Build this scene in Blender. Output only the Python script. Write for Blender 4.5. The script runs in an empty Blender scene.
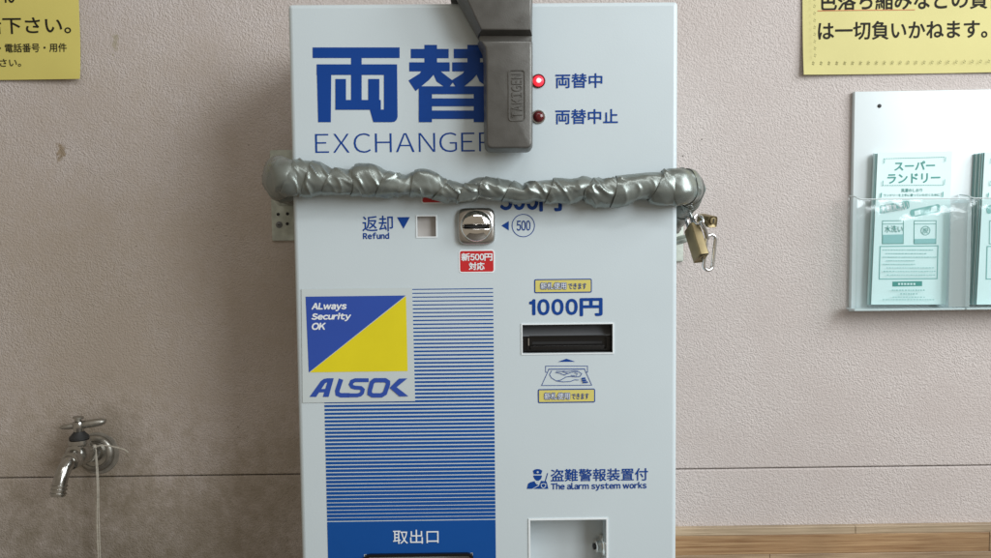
import bpy, bmesh, math, random
from mathutils import Vector, Matrix, noise
R = math.radians
random.seed(7)
S = bpy.context.scene
COL = S.collection

# ------------------------------------------------------------------ camera
FPX, CX, CY, DIST, CAMZ = 760.0, 495.5, 279.0, 0.76, 1.35
_d = Vector((134.0, 13200.0, FPX)).normalized()          # world down, in camera axes (right, down, forward)
_x = Vector((1.0, -0.0106, 0.0088)); _x = (_x - _d * _x.dot(_d)).normalized()
_z = -_d
_y = _z.cross(_x)
CAM = Vector((0.0, -DIST, CAMZ))
cam = bpy.data.cameras.new('camera')
cam.sensor_width = 36.0
cam.lens = FPX / 991.0 * 36.0
cam.clip_start = 0.01; cam.clip_end = 100
cam_o = bpy.data.objects.new('camera', cam); COL.objects.link(cam_o)
cam_o.matrix_world = Matrix(((_x[0], -_x[1], -_x[2], CAM.x), (_y[0], -_y[1], -_y[2], CAM.y),
                             (_z[0], -_z[1], -_z[2], CAM.z), (0, 0, 0, 1)))
S.camera = cam_o

# ------------------------------------------------------------------ light
W = bpy.data.worlds.new('World'); S.world = W; W.use_nodes = True
bg = W.node_tree.nodes['Background']
bg.inputs['Color'].default_value = (1.0, 0.87, 0.70, 1); bg.inputs['Strength'].default_value = 0.27

def area(name, loc, target, sx, sy, power, col):
    l = bpy.data.lights.new(name, 'AREA'); l.shape = 'RECTANGLE'; l.size = sx; l.size_y = sy
    l.energy = power; l.color = col
    o = bpy.data.objects.new(name, l); COL.objects.link(o)
    o.location = loc
    o.rotation_euler = (Vector(target) - Vector(loc)).to_track_quat('-Z', 'Y').to_euler()
    return o
area('window_light', (2.15, -0.95, 2.35), (0.05, 0.1, 1.3), 0.78, 1.5, 33, (0.90, 0.96, 1.0))
area('window_light', (1.55, -1.75, 2.17), (0.05, 0.1, 1.3), 0.78, 1.5, 33, (0.90, 0.96, 1.0))
area('ceiling_light', (0.25, -1.5, 3.0), (0.0, 0.0, 1.3), 1.3, 0.25, 7, (0.96, 0.98, 1.0))
S.view_settings.view_transform = 'Standard'; S.view_settings.look = 'None'
S.view_settings.exposure = 0.14; S.view_settings.gamma = 1
S.view_settings.use_curve_mapping = False
S.render.engine = 'CYCLES'

# ------------------------------------------------------------------ materials
def srgb(r, g, b):
    f = lambda c: (c / 255 / 12.92) if c / 255 <= 0.04045 else ((c / 255 + 0.055) / 1.055) ** 2.4
    return (f(r), f(g), f(b), 1)

def nd(nt, t, **kw):
    n = nt.nodes.new(t)
    for k, v in kw.items(): setattr(n, k, v)
    return n

def mat(name, col, rough=0.5, metal=0.0, spec=0.5, coat=0.0, var=0.0, vscale=20.0, bump=0.0, bscale=400.0, bstretch=(1, 1, 1), emit=None, es=0, rvar=0.0):
    m = bpy.data.materials.new(name); m.use_nodes = True
    nt = m.node_tree; b = nt.nodes['Principled BSDF']; L = nt.links.new
    b.inputs['Base Color'].default_value = col
    b.inputs['Roughness'].default_value = rough; b.inputs['Metallic'].default_value = metal
    b.inputs['Specular IOR Level'].default_value = spec; b.inputs['Coat Weight'].default_value = coat
    b.inputs['Coat Roughness'].default_value = 0.12
    if emit:
        b.inputs['Emission Color'].default_value = emit; b.inputs['Emission Strength'].default_value = es
    if var or bump or rvar:
        tc = nd(nt, 'ShaderNodeTexCoord'); mp = nd(nt, 'ShaderNodeMapping'); L(tc.outputs['Object'], mp.inputs['Vector'])
        mp.inputs['Scale'].default_value = bstretch
    if var or rvar:
        n = nd(nt, 'ShaderNodeTexNoise'); n.inputs['Scale'].default_value = vscale; n.inputs['Detail'].default_value = 6
        L(mp.outputs[0], n.inputs['Vector'])
        if var:
            mr = nd(nt, 'ShaderNodeMapRange'); mr.inputs[1].default_value = 0.3; mr.inputs[2].default_value = 0.7
            mr.inputs[3].default_value = 1 - var; mr.inputs[4].default_value = 1 + var
            L(n.outputs['Fac'], mr.inputs[0])
            mx = nd(nt, 'ShaderNodeMix', data_type='RGBA', blend_type='MULTIPLY'); mx.inputs['Factor'].default_value = 1
            mx.inputs['A'].default_value = col; L(mr.outputs[0], mx.inputs['B']); L(mx.outputs['Result'], b.inputs['Base Color'])
        if rvar:
            m2 = nd(nt, 'ShaderNodeMapRange'); m2.inputs[1].default_value = 0.3; m2.inputs[2].default_value = 0.7
            m2.inputs[3].default_value = max(0.02, rough - rvar); m2.inputs[4].default_value = min(1, rough + rvar)
            L(n.outputs['Fac'], m2.inputs[0]); L(m2.outputs[0], b.inputs['Roughness'])
    if bump:
        n2 = nd(nt, 'ShaderNodeTexNoise'); n2.inputs['Scale'].default_value = bscale; n2.inputs['Detail'].default_value = 3
        L(mp.outputs[0], n2.inputs['Vector'])
        bp = nd(nt, 'ShaderNodeBump'); bp.inputs['Strength'].default_value = 1; bp.inputs['Distance'].default_value = bump
        L(n2.outputs['Fac'], bp.inputs['Height']); L(bp.outputs[0], b.inputs['Normal'])
    return m

def wall_material(stains, grime):
    m = bpy.data.materials.new('stucco'); m.use_nodes = True
    nt = m.node_tree; b = nt.nodes['Principled BSDF']; L = nt.links.new
    geo = nd(nt, 'ShaderNodeNewGeometry'); pos = geo.outputs['Position']
    def ns(scale, detail=3, rough=0.5):
        n = nd(nt, 'ShaderNodeTexNoise'); n.inputs['Scale'].default_value = scale; n.inputs['Detail'].default_value = detail
        n.inputs['Roughness'].default_value = rough; L(pos, n.inputs['Vector']); return n
    def rng(src, a, b_, c, d):
        r = nd(nt, 'ShaderNodeMapRange'); r.inputs[1].default_value = a; r.inputs[2].default_value = b_
        r.inputs[3].default_value = c; r.inputs[4].default_value = d; L(src, r.inputs[0]); return r.outputs[0]
    def mixc(fac, A, B, bt='MIX'):
        x = nd(nt, 'ShaderNodeMix', data_type='RGBA', blend_type=bt)
        if isinstance(fac, float): x.inputs['Factor'].default_value = fac
        else: L(fac, x.inputs['Factor'])
        for s, v in (('A', A), ('B', B)):
            if isinstance(v, tuple): x.inputs[s].default_value = v
            else: L(v, x.inputs[s])
        return x.outputs['Result']
    # relief: rounded spatter grains plus finer sand
    v1 = nd(nt, 'ShaderNodeTexVoronoi', feature='SMOOTH_F1'); v1.inputs['Scale'].default_value = 500; v1.inputs['Smoothness'].default_value = 0.6
    wob = ns(60, 2); 
    wadd = nd(nt, 'ShaderNodeVectorMath', operation='MULTIPLY_ADD'); L(wob.outputs['Color'], wadd.inputs[0])
    wadd.inputs[1].default_value = (0.010, 0.010, 0.010); L(pos, wadd.inputs[2]); L(wadd.outputs[0], v1.inputs['Vector'])
    fine = ns(900, 3, 0.6); mid = ns(300, 4, 0.6); big = ns(14, 4)
    h1 = rng(v1.outputs['Distance'], 0.0, 0.8, 1.0, 0.0)
    a1 = nd(nt, 'ShaderNodeMath', operation='MULTIPLY_ADD'); L(fine.outputs['Fac'], a1.inputs[0]); a1.inputs[1].default_value = 0.5; L(h1, a1.inputs[2])
    a2 = nd(nt, 'ShaderNodeMath', operation='MULTIPLY_ADD'); L(mid.outputs['Fac'], a2.inputs[0]); a2.inputs[1].default_value = 1.3; L(a1.outputs[0], a2.inputs[2])
    # colour
    c = mixc(rng(big.outputs['Fac'], 0.3, 0.7, 0, 1), (0.497, 0.438, 0.412, 1), (0.552, 0.496, 0.470, 1))
    c = mixc(1.0, c, rng(mid.outputs['Fac'], 0.3, 0.7, 0.93, 1.07), 'MULTIPLY')
    # sparse dark specks
    sp = nd(nt, 'ShaderNodeTexVoronoi'); sp.inputs['Scale'].default_value = 42; L(pos, sp.inputs['Vector'])
    hsh = nd(nt, 'ShaderNodeSeparateColor'); L(sp.outputs['Color'], hsh.inputs[0])
    spf = nd(nt, 'ShaderNodeMath', operation='MULTIPLY'); L(rng(sp.outputs['Distance'], 0.03, 0.055, 1, 0), spf.inputs[0]); L(rng(hsh.outputs[0], 0.86, 0.87, 0, 1), spf.inputs[1])
    c = mixc(spf.outputs[0], c, (0.12, 0.10, 0.085, 1))
    ns2 = ns(120, 4, 0.65)
    for (sx, sz, rx, rz, colr, amt) in stains:
        sub = nd(nt, 'ShaderNodeVectorMath', operation='SUBTRACT'); L(pos, sub.inputs[0]); sub.inputs[1].default_value = (sx, 0, sz)
        mul = nd(nt, 'ShaderNodeVectorMath', operation='MULTIPLY'); L(sub.outputs[0], mul.inputs[0]); mul.inputs[1].default_value = (1 / rx, 0, 1 / rz)
        ln = nd(nt, 'ShaderNodeVectorMath', operation='LENGTH'); L(mul.outputs[0], ln.inputs[0])
        ad = nd(nt, 'ShaderNodeMath', operation='MULTIPLY_ADD'); L(ns2.outputs['Fac'], ad.inputs[0]); ad.inputs[1].default_value = 2.6; L(ln.outputs['Value'], ad.inputs[2])
        c = mixc(rng(ad.outputs[0], 1.65, 1.95, amt, 0), c, colr)
    g1 = ns(7, 7, 0.62); g2 = ns(85, 5, 0.7)
    gm = nd(nt, 'ShaderNodeMath', operation='MULTIPLY_ADD'); L(g2.outputs['Fac'], gm.inputs[0]); gm.inputs[1].default_value = 0.9; L(g1.outputs['Fac'], gm.inputs[2])
    for (sx, sz, rx, rz, colr, amt) in grime:
        sub = nd(nt, 'ShaderNodeVectorMath', operation='SUBTRACT'); L(pos, sub.inputs[0]); sub.inputs[1].default_value = (sx, 0, sz)
        mul = nd(nt, 'ShaderNodeVectorMath', operation='MULTIPLY'); L(sub.outputs[0], mul.inputs[0]); mul.inputs[1].default_value = (1 / rx, 0, 1 / rz)
        ln = nd(nt, 'ShaderNodeVectorMath', operation='LENGTH'); L(mul.outputs[0], ln.inputs[0])
        ad = nd(nt, 'ShaderNodeMath', operation='MULTIPLY_ADD'); L(gm.outputs[0], ad.inputs[0]); ad.inputs[1].default_value = 1.5; L(ln.outputs['Value'], ad.inputs[2])
        c = mixc(rng(ad.outputs[0], 1.45, 2.75, amt, 0), c, colr)
    L(c, b.inputs['Base Color'])
    b.inputs['Roughness'].default_value = 0.62; b.inputs['Specular IOR Level'].default_value = 0.35
    bp = nd(nt, 'ShaderNodeBump'); L(rng(big.outputs['Fac'], 0.3, 0.7, 0.55, 1.0), bp.inputs['Strength']); bp.inputs['Distance'].default_value = 0.00075
    L(a2.outputs[0], bp.inputs['Height']); L(bp.outputs[0], b.inputs['Normal'])
    return m

def wood_material(name, c0, c1, seed):
    m = bpy.data.materials.new(name); m.use_nodes = True
    nt = m.node_tree; b = nt.nodes['Principled BSDF']; L = nt.links.new
    geo = nd(nt, 'ShaderNodeNewGeometry')
    mp = nd(nt, 'ShaderNodeMapping'); mp.inputs['Scale'].default_value = (3.5, 150, 150); mp.inputs['Location'].default_value = (seed, seed * 2, 0)
    L(geo.outputs['Position'], mp.inputs['Vector'])
    n = nd(nt, 'ShaderNodeTexNoise'); n.inputs['Scale'].default_value = 2.6; n.inputs['Detail'].default_value = 8; n.inputs['Distortion'].default_value = 0.8; n.inputs['Roughness'].default_value = 0.62
    L(mp.outputs[0], n.inputs['Vector'])
    r = nd(nt, 'ShaderNodeValToRGB'); r.color_ramp.elements[0].color = c0; r.color_ramp.elements[1].color = c1
    r.color_ramp.elements[0].position = 0.3; r.color_ramp.elements[1].position = 0.7
    L(n.outputs['Fac'], r.inputs['Fac'])
    n3 = nd(nt, 'ShaderNodeTexNoise'); n3.inputs['Scale'].default_value = 7; n3.inputs['Detail'].default_value = 3; L(geo.outputs['Position'], n3.inputs['Vector'])
    mr = nd(nt, 'ShaderNodeMapRange'); mr.inputs[1].default_value = 0.3; mr.inputs[2].default_value = 0.7; mr.inputs[3].default_value = 0.75; mr.inputs[4].default_value = 1.2
    L(n3.outputs['Fac'], mr.inputs[0])
    mx = nd(nt, 'ShaderNodeMix', data_type='RGBA', blend_type='MULTIPLY'); mx.inputs['Factor'].default_value = 1
    L(r.outputs['Color'], mx.inputs['A']); L(mr.outputs[0], mx.inputs['B'])
    L(mx.outputs['Result'], b.inputs['Base Color'])
    b.inputs['Roughness'].default_value = 0.48
    bp = nd(nt, 'ShaderNodeBump'); bp.inputs['Strength'].default_value = 0.6; bp.inputs['Distance'].default_value = 0.0006
    L(n.outputs['Fac'], bp.inputs['Height']); L(bp.outputs[0], b.inputs['Normal'])
    return m

def clear_material(name, tint, milk=0.0):
    m = bpy.data.materials.new(name); m.use_nodes = True
    nt = m.node_tree; nt.nodes.clear(); L = nt.links.new
    o = nd(nt, 'ShaderNodeOutputMaterial'); t = nd(nt, 'ShaderNodeBsdfTransparent'); t.inputs['Color'].default_value = tint
    g = nd(nt, 'ShaderNodeBsdfGlossy'); g.inputs['Roughness'].default_value = 0.06
    tc = nd(nt, 'ShaderNodeTexCoord'); n = nd(nt, 'ShaderNodeTexNoise'); n.inputs['Scale'].default_value = 28; L(tc.outputs['Object'], n.inputs['Vector'])
    bp = nd(nt, 'ShaderNodeBump'); bp.inputs['Distance'].default_value = 0.0007; L(n.outputs['Fac'], bp.inputs['Height']); L(bp.outputs[0], g.inputs['Normal'])
    lw = nd(nt, 'ShaderNodeLayerWeight'); pw = nd(nt, 'ShaderNodeMath', operation='POWER'); L(lw.outputs['Facing'], pw.inputs[0]); pw.inputs[1].default_value = 4.0
    fm = nd(nt, 'ShaderNodeMath', operation='MULTIPLY_ADD'); L(pw.outputs[0], fm.inputs[0]); fm.inputs[1].default_value = 0.5; fm.inputs[2].default_value = 0.035
    mx = nd(nt, 'ShaderNodeMixShader'); L(fm.outputs[0], mx.inputs[0]); L(t.outputs[0], mx.inputs[1]); L(g.outputs[0], mx.inputs[2])
    if milk:
        df = nd(nt, 'ShaderNodeBsdfDiffuse'); df.inputs['Color'].default_value = (0.85, 0.9, 0.9, 1)
        m2 = nd(nt, 'ShaderNodeMixShader'); m2.inputs[0].default_value = milk; L(mx.outputs[0], m2.inputs[1]); L(df.outputs[0], m2.inputs[2]); mx = m2
    L(mx.outputs[0], o.inputs[0])
    return m

M = {}
M['panel'] = mat('panel_paint', (0.575, 0.648, 0.678, 1), 0.34, spec=0.45, var=0.022, vscale=7, bump=0.00006, bscale=700, rvar=0.07)
M['cabinet'] = mat('cabinet_paint', (0.55, 0.60, 0.62, 1), 0.4)
M['rim'] = mat('trim_white', (0.80, 0.85, 0.87, 1), 0.35)
M['blue'] = mat('print_blue', (0.005, 0.052, 0.27, 1), 0.38, spec=0.25, var=0.03)
M['blue_field'] = mat('print_field_blue', (0.006, 0.075, 0.31, 1), 0.36, spec=0.25, var=0.04, vscale=15)
M['white'] = mat('print_white', (0.80, 0.84, 0.86, 1), 0.4)
M['red'] = mat('print_red', (0.55, 0.018, 0.022, 1), 0.38, var=0.05)
M['sticker'] = mat('sticker_film', (0.56, 0.62, 0.625, 1), 0.3, var=0.02)
M['s_blue'] = mat('sticker_blue', (0.025, 0.075, 0.38, 1), 0.35, var=0.03)
M['s_yellow'] = mat('sticker_yellow', (0.74, 0.63, 0.012, 1), 0.4, var=0.04)
M['label_yellow'] = mat('label_yellow', (0.66, 0.58, 0.16, 1), 0.4)
M['black'] = mat('black_plastic', (0.005, 0.005, 0.0055, 1), 0.25, var=0.1)
M['dark'] = mat('dark_recess', (0.010, 0.010, 0.011, 1), 0.6)
M['greyplastic'] = mat('grey_plastic', (0.16, 0.165, 0.17, 1), 0.45)
M['guide'] = mat('guide_plastic', (0.11, 0.115, 0.122, 1), 0.4)
M['taupe'] = mat('taupe_flap', (0.50, 0.475, 0.455, 1), 0.35, var=0.05)
M['chrome'] = mat('chrome', (0.80, 0.78, 0.74, 1), 0.06, 1.0, rvar=0.03, vscale=120)
M['bezel'] = mat('satin_bezel', (0.46, 0.44, 0.41, 1), 0.3, 1.0, bump=0.00004, bscale=700)
M['steel'] = mat('galvanised_steel', (0.44, 0.475, 0.42, 1), 0.45, 0.3, var=0.2, vscale=90, rvar=0.1, bump=0.0001, bscale=300)
M['bright_steel'] = mat('bright_steel', (0.75, 0.76, 0.77, 1), 0.16, 1.0)
M['cast'] = mat('cast_metal', (0.140, 0.137, 0.128, 1), 0.40, 0.5, var=0.10, vscale=60, bump=0.00012, bscale=900, rvar=0.06)
M['brass'] = mat('brass', (0.27, 0.215, 0.115, 1), 0.45, 0.75, var=0.18, vscale=110, rvar=0.1)
M['tape'] = mat('duct_tape', (0.240, 0.266, 0.248, 1), 0.29, 0.6, var=0.10, vscale=45, bump=0.00010, bscale=850, rvar=0.08)
M['tape_dark'] = mat('duct_tape_edge', (0.10, 0.105, 0.095, 1), 0.6, 0.2)  # dark adhesive edge; the seams' step shadow is also put into this colour
M['led_on'] = mat('led_lit', (0.8, 0.05, 0.08, 1), 0.2, emit=(1.0, 0.03, 0.05, 1), es=0.75)
M['led_core'] = mat('led_core', (1, 0.6, 0.6, 1), 0.2, emit=(1.0, 0.40, 0.42, 1), es=1.6)
M['led_off'] = mat('led_dark', (0.10, 0.004, 0.006, 1), 0.15, coat=0.5)
M['paper_l'] = mat('notice_paper_old', (0.62, 0.54, 0.15, 1), 0.5, spec=0.3, var=0.05, vscale=9, bump=0.00005, bscale=200)
M['paper_r'] = mat('notice_paper', (0.64, 0.585, 0.255, 1), 0.62, spec=0.2, var=0.04, vscale=9, bump=0.00005, bscale=200)
M['ink'] = mat('notice_ink', (0.018, 0.016, 0.012, 1), 0.65, spec=0.12)
M['olive'] = mat('border_ink', (0.19, 0.18, 0.07, 1), 0.65, spec=0.12)
M['orange'] = mat('underline_ink', (0.55, 0.17, 0.03, 1), 0.5)
M['holder'] = mat('holder_white', (0.66, 0.73, 0.745, 1), 0.25, var=0.02, vscale=12)
M['clear'] = clear_material('clear_acrylic', (0.965, 0.985, 0.985, 1))
M['film'] = clear_material('white_reflection_film', (0.80, 0.83, 0.83, 1), milk=0.35)  # divider's white reflection mixed in as diffuse colour
M['frost'] = mat('acrylic_edge', (0.62, 0.70, 0.71, 1), 0.15)
M['aqua'] = mat('leaflet_aqua', (0.66, 0.84, 0.84, 1), 0.45, var=0.02)
M['aqua_shaded'] = mat('leaflet_shaded', (0.28, 0.48, 0.48, 1), 0.55)  # darker leaflet aqua: shade between stacked sheets put into the colour
M['teal'] = mat('leaflet_ink', (0.04, 0.28, 0.245, 1), 0.5)
M['teal_soft'] = mat('leaflet_pale_ink', (0.17, 0.43, 0.41, 1), 0.5)
M['teal_tint'] = mat('leaflet_tint', (0.24, 0.50, 0.50, 1), 0.5)
M['faucet'] = mat('worn_chrome', (0.42, 0.41, 0.385, 1), 0.20, 1.0, var=0.2, vscale=120, rvar=0.10)
M['faucet_dull'] = mat('dull_chrome', (0.34, 0.325, 0.29, 1), 0.36, 0.9, var=0.2, vscale=90, rvar=0.1)
M['rubber'] = mat('black_rubber', (0.02, 0.02, 0.02, 1), 0.6)
M['string'] = mat('hemp_string', (0.43, 0.395, 0.33, 1), 0.9, var=0.2, vscale=400)
M['caulk'] = mat('wall_caulk', (0.20, 0.18, 0.15, 1), 0.7, var=0.25, vscale=80)
M['joint'] = mat('joint_dark', (0.14, 0.12, 0.10, 1), 0.9)
M['unseen_floor'] = mat('floor_tile', (0.17, 0.155, 0.14, 1), 0.5, var=0.15, vscale=6)

# ------------------------------------------------------------------ helpers
def P(px, py, Y=0.0):
    """world point on the upright plane at depth Y for a spot measured in the photograph"""
    v = Vector(((px - CX) / FPX, (py - CY) / FPX, 1.0))
    d = Vector((v.dot(_x), v.dot(_y), v.dot(_z)))
    return CAM + d * ((Y - CAM.y) / d.y)

WL = {}
def link(o, parent=None, loc=Vector((0, 0, 0))):
    COL.objects.link(o); WL[o.name] = Vector(loc)
    if parent is not None:
        o.parent = parent; o.location = Vector(loc) - WL[parent.name]
    else: o.location = loc
    return o

def thing(name, loc, label, cat, group=None):
    o = bpy.data.objects.new(name, None); o.empty_display_size = 0.02
    link(o, None, Vector(loc)); o['label'] = label; o['category'] = cat
    if group: o['group'] = group
    return o

class MB:
    def __init__(self): self.v = []; self.f = []
    def add(self, vs, fs):
        n = len(self.v); self.v += [Vector(a) for a in vs]; self.f += [tuple(i + n for i in f) for f in fs]; return self
    def box(self, a, b):
        (x0, y0, z0), (x1, y1, z1) = a, b
        return self.add([(x0, y0, z0), (x1, y0, z0), (x1, y1, z0), (x0, y1, z0), (x0, y0, z1), (x1, y0, z1), (x1, y1, z1), (x0, y1, z1)],
                 [(0, 3, 2, 1), (4, 5, 6, 7), (0, 1, 5, 4), (1, 2, 6, 5), (2, 3, 7, 6), (3, 0, 4, 7)])
    def rings(self, rings, cap0=True, cap1=True, closed=True):
        n = len(rings[0]); b = len(self.v)
        for r in rings: self.v += [Vector(p) for p in r]
        for i in range(len(rings) - 1):
            for j in range(n if closed else n - 1):
                k = (j + 1) % n
                self.f.append((b + i * n + j, b + i * n + k, b + (i + 1) * n + k, b + (i + 1) * n + j))
        if cap0: self.f.append(tuple(b + j for j in reversed(range(n))))
        if cap1: self.f.append(tuple(b + (len(rings) - 1) * n + j for j in range(n)))
        return self
    def lathe(self, prof, base, axis, seg=28):
        """prof: (distance along axis, radius)"""
        a = Vector(axis).normalized(); t = Vector((0, 0, 1)) if abs(a.z) < 0.9 else Vector((1, 0, 0))
        u = a.cross(t).normalized(); w = a.cross(u)
        rs = [[Vector(base) + a * d + (u * math.cos(k * 2 * math.pi / seg) + w * math.sin(k * 2 * math.pi / seg)) * max(r, 1e-5) for k in range(seg)] for d, r in prof]
        return self.rings(rs)
    def tube(self, pts, rad, seg=12, closed=False):
        pts = [Vector(p) for p in pts]; n = len(pts); rs = []; up = None
        for i, p in enumerate(pts):
            if closed: t = pts[(i + 1) % n] - pts[i - 1]
            else: t = pts[min(i + 1, n - 1)] - pts[max(i - 1, 0)]
            t.normalize()
            if up is None:
                up = Vector((0, 0, 1)) if abs(t.z) < 0.9 else Vector((0, 1, 0))
            u = (up - t * up.dot(t)).normalized(); w = t.cross(u); up = u
            r = rad[i] if isinstance(rad, (list, tuple)) else rad
            rs.append([p + (u * math.cos(k * 2 * math.pi / seg) + w * math.sin(k * 2 * math.pi / seg)) * r for k in range(seg)])
        if closed: rs.append(rs[0])
        return self.rings(rs, not closed, not closed)
    def build(self, name, m, parent=None, smooth=False, auto=None):
        c = Vector((0, 0, 0))
        if self.v:
            lo = [min(p[i] for p in self.v) for i in range(3)]; hi = [max(p[i] for p in self.v) for i in range(3)]
            c = Vector([(lo[i] + hi[i]) / 2 for i in range(3)])
        me = bpy.data.meshes.new(name); me.from_pydata([tuple(p - c) for p in self.v], [], self.f)
        me.validate(); bm = bmesh.new(); bm.from_mesh(me)
        if smooth: bmesh.ops.remove_doubles(bm, verts=bm.verts, dist=1e-7)
        bmesh.ops.recalc_face_normals(bm, faces=bm.faces); bm.to_mesh(me); bm.free()
        if smooth:
            for p in me.polygons: p.use_smooth = len(p.vertices) <= 4
            me.set_sharp_from_angle(angle=R(auto or 40))
        me.materials.append(M[m])
        o = bpy.data.objects.new(name, me)
        return link(o, parent, c)

def tag(o, label, cat, group=None):
    o['label'] = label; o['category'] = cat
    if group: o['group'] = group
    return o

def rrect(x0, z0, x1, z1, r, n=5):
    pts = []
    for cx, cz, a0 in ((x1 - r, z1 - r, 0), (x0 + r, z1 - r, 90), (x0 + r, z0 + r, 180), (x1 - r, z0 + r, 270)):
        for k in range(n + 1):
            a = R(a0 + 90 * k / n); pts.append((cx + r * math.cos(a), cz + r * math.sin(a)))
    return pts

def offset_poly(pts, d):
    """shrink a counter-clockwise polygon by d"""
    n = len(pts); out = []
    for i in range(n):
        a, b, c = Vector(pts[i - 1]), Vector(pts[i]), Vector(pts[(i + 1) % n])
        e1 = (b - a).normalized(); e2 = (c - b).normalized()
        n1 = Vector((-e1.y, e1.x)); n2 = Vector((-e2.y, e2.x)); m = (n1 + n2)
        m = m / max(0.35, 1 + n1.dot(n2)) if m.length > 1e-6 else n1
        out.append(tuple(b + m * d))
    return out

def ccw(pts):
    a = sum(pts[i - 1][0] * pts[i][1] - pts[i][0] * pts[i - 1][1] for i in range(len(pts)))
    return pts if a > 0 else pts[::-1]

def plate(name, pts, y_front, y_back, m, parent, bevel=0.0, seg=3, smooth=True):
    """solid slab from an (x, z) outline, front edge rounded"""
    pts = ccw(pts); b = MB(); rs = [[(x, y_back, z) for x, z in pts]]
    if bevel > 0:
        for k in range(seg + 1):
            a = R(90 * k / seg); ins = bevel * (1 - math.cos(a)); yy = y_front + bevel * (1 - math.sin(a))
            rs.append([(x, yy, z) for x, z in offset_poly(pts, ins)])
    else: rs.append([(x, y_front, z) for x, z in pts])
    b.rings(rs)
    return b.build(name, m, parent, smooth, 35)

OFF = 0.00025
def pxpoly(pts, Y): return [(P(x, y, Y).x, P(x, y, Y).z) for x, y in pts]

def flat(name, polys, m, parent, Y=0.0, lift=OFF, step=2e-5):
    """flat print: list of outlines given in photo spots, on the plane Y"""
    b = MB()
    for i, pts in enumerate(polys):
        q = [(p.x, Y - lift - i * step, p.z) for p in (P(x, y, Y) for x, y in pts)]
        b.add(q, [tuple(range(len(q)))])
    o = b.build(name, m, parent)
    me = o.data; bm = bmesh.new(); bm.from_mesh(me)
    bmesh.ops.triangulate(bm, faces=[f for f in bm.faces if len(f.verts) > 4], ngon_method='EAR_CLIP')
    bm.to_mesh(me); bm.free()
    return o

def ribbon(pts, w, closed=False):
    """mitred band round a polyline, as quads (list of 4-point outlines)"""
    pts = [Vector(p) for p in pts]; n = len(pts); L, Rr = [], []
    for i in range(n):
        a = pts[i - 1] if (closed or i > 0) else None; c = pts[(i + 1) % n] if (closed or i < n - 1) else None
        e1 = (pts[i] - a).normalized() if a is not None else None; e2 = (c - pts[i]).normalized() if c is not None else None
        if e1 is None: e1 = e2
        if e2 is None: e2 = e1
        n1 = Vector((-e1.y, e1.x)); n2 = Vector((-e2.y, e2.x)); m = (n1 + n2) / max(0.5, 1 + n1.dot(n2))
        L.append(pts[i] + m * w / 2); Rr.append(pts[i] - m * w / 2)
    return [[tuple(L[i]), tuple(L[(i + 1) % n]), tuple(Rr[(i + 1) % n]), tuple(Rr[i])] for i in range(n if closed else n - 1)]

_gc = {}
def glyph(ch, off=0.0):
    k = (ch, off)
    if k in _gc: return _gc[k]
    if ch == '1':
        _gc[k] = ([(0.30, 0.0), (0.395, 0.0), (0.395, 0.745), (0.325, 0.745), (0.275, 0.66), (0.15, 0.625), (0.15, 0.555), (0.30, 0.555)], [(0, 1, 2, 3, 4, 7), (4, 5, 6, 7)])
        return _gc[k]
    if 0x21 <= ord(ch) <= 0x7e: src = chr(ord(ch) + 0xFEE0)       # sans letterforms
    else: src = ch
    cu = bpy.data.curves.new('lettering', 'FONT'); cu.body = src; cu.offset = off; cu.resolution_u = 4
    o = bpy.data.objects.new('lettering', cu); COL.objects.link(o)
    dg = bpy.context.evaluated_depsgraph_get(); me = bpy.data.meshes.new_from_object(o.evaluated_get(dg))
    vs = [(v.co.x, v.co.y) for v in me.vertices]; fs = [tuple(p.vertices) for p in me.polygons]
    bpy.data.objects.remove(o); bpy.data.meshes.remove(me); bpy.data.curves.remove(cu)
    _gc[k] = (vs, fs); return _gc[k]

def text(s, box, m, parent, Y=0.0, bold=0.0, gap=None, shear=0.0, thin=0.0, lift=OFF, turn=0, tilt=0.0, name='lettering', depth=0.0, sq=1.0):
    """lettering fitted to a box (x0, y0, x1, y1) measured in the photograph.
    gap None = even Japanese pitch, else letter gap in em. bold = stroke gain in mm."""
    V, F = [], []; x = 0.0
    for ch in s:
        if ch == ' ':
            x += 0.30; continue
        vs, fs = glyph(ch, thin)
        if not vs: continue
        if gap is None: dx = x; x += 1.0
        else:
            if ord(ch) < 128: vs = [(a * sq, c) for a, c in vs]
            lo = min(v[0] for v in vs); hi = max(v[0] for v in vs); dx = x - lo; x += hi - lo + gap
        n = len(V); V += [(a + dx + shear * b, b) for a, b in vs]; F += [tuple(i + n for i in f) for f in fs]
    if turn == 90: V = [(-b, a) for a, b in V]
    lx, hx = min(v[0] for v in V), max(v[0] for v in V); ly, hy = min(v[1] for v in V), max(v[1] for v in V)
    x0, y0, x1, y1 = box; g = bold / 1000.0
    ym, xm = (y0 + y1) / 2, (x0 + x1) / 2
    X0, X1 = P(x0, ym, Y).x + g, P(x1, ym, Y).x - g; Z1, Z0 = P(xm, y0, Y).z - g, P(xm, y1, Y).z + g
    cxw, czw = (X0 + X1) / 2, (Z0 + Z1) / 2; ca, sa = math.cos(tilt), math.sin(tilt)
    shifts = [(0, 0)]
    if g > 0: shifts += [(g * math.cos(k * math.pi / 4), g * math.sin(k * math.pi / 4)) for k in range(8)]
    b = MB()
    for i, (sx, sz) in enumerate(shifts):
        q = []
        for a, c in V:
            wx = X0 + (a - lx) / (hx - lx) * (X1 - X0) + sx - cxw; wz = Z0 + (c - ly) / (hy - ly) * (Z1 - Z0) + sz - czw
            q.append((cxw + wx * ca - wz * sa, Y - lift - i * 2e-5, czw + wx * sa + wz * ca))
        b.add(q, F)
    o = b.build(name, m, parent)
    if depth:
        o.data.materials[0] = M[m]; md = o.modifiers.new('relief', 'SOLIDIFY'); md.thickness = depth; md.offset = -1
    return o

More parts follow.
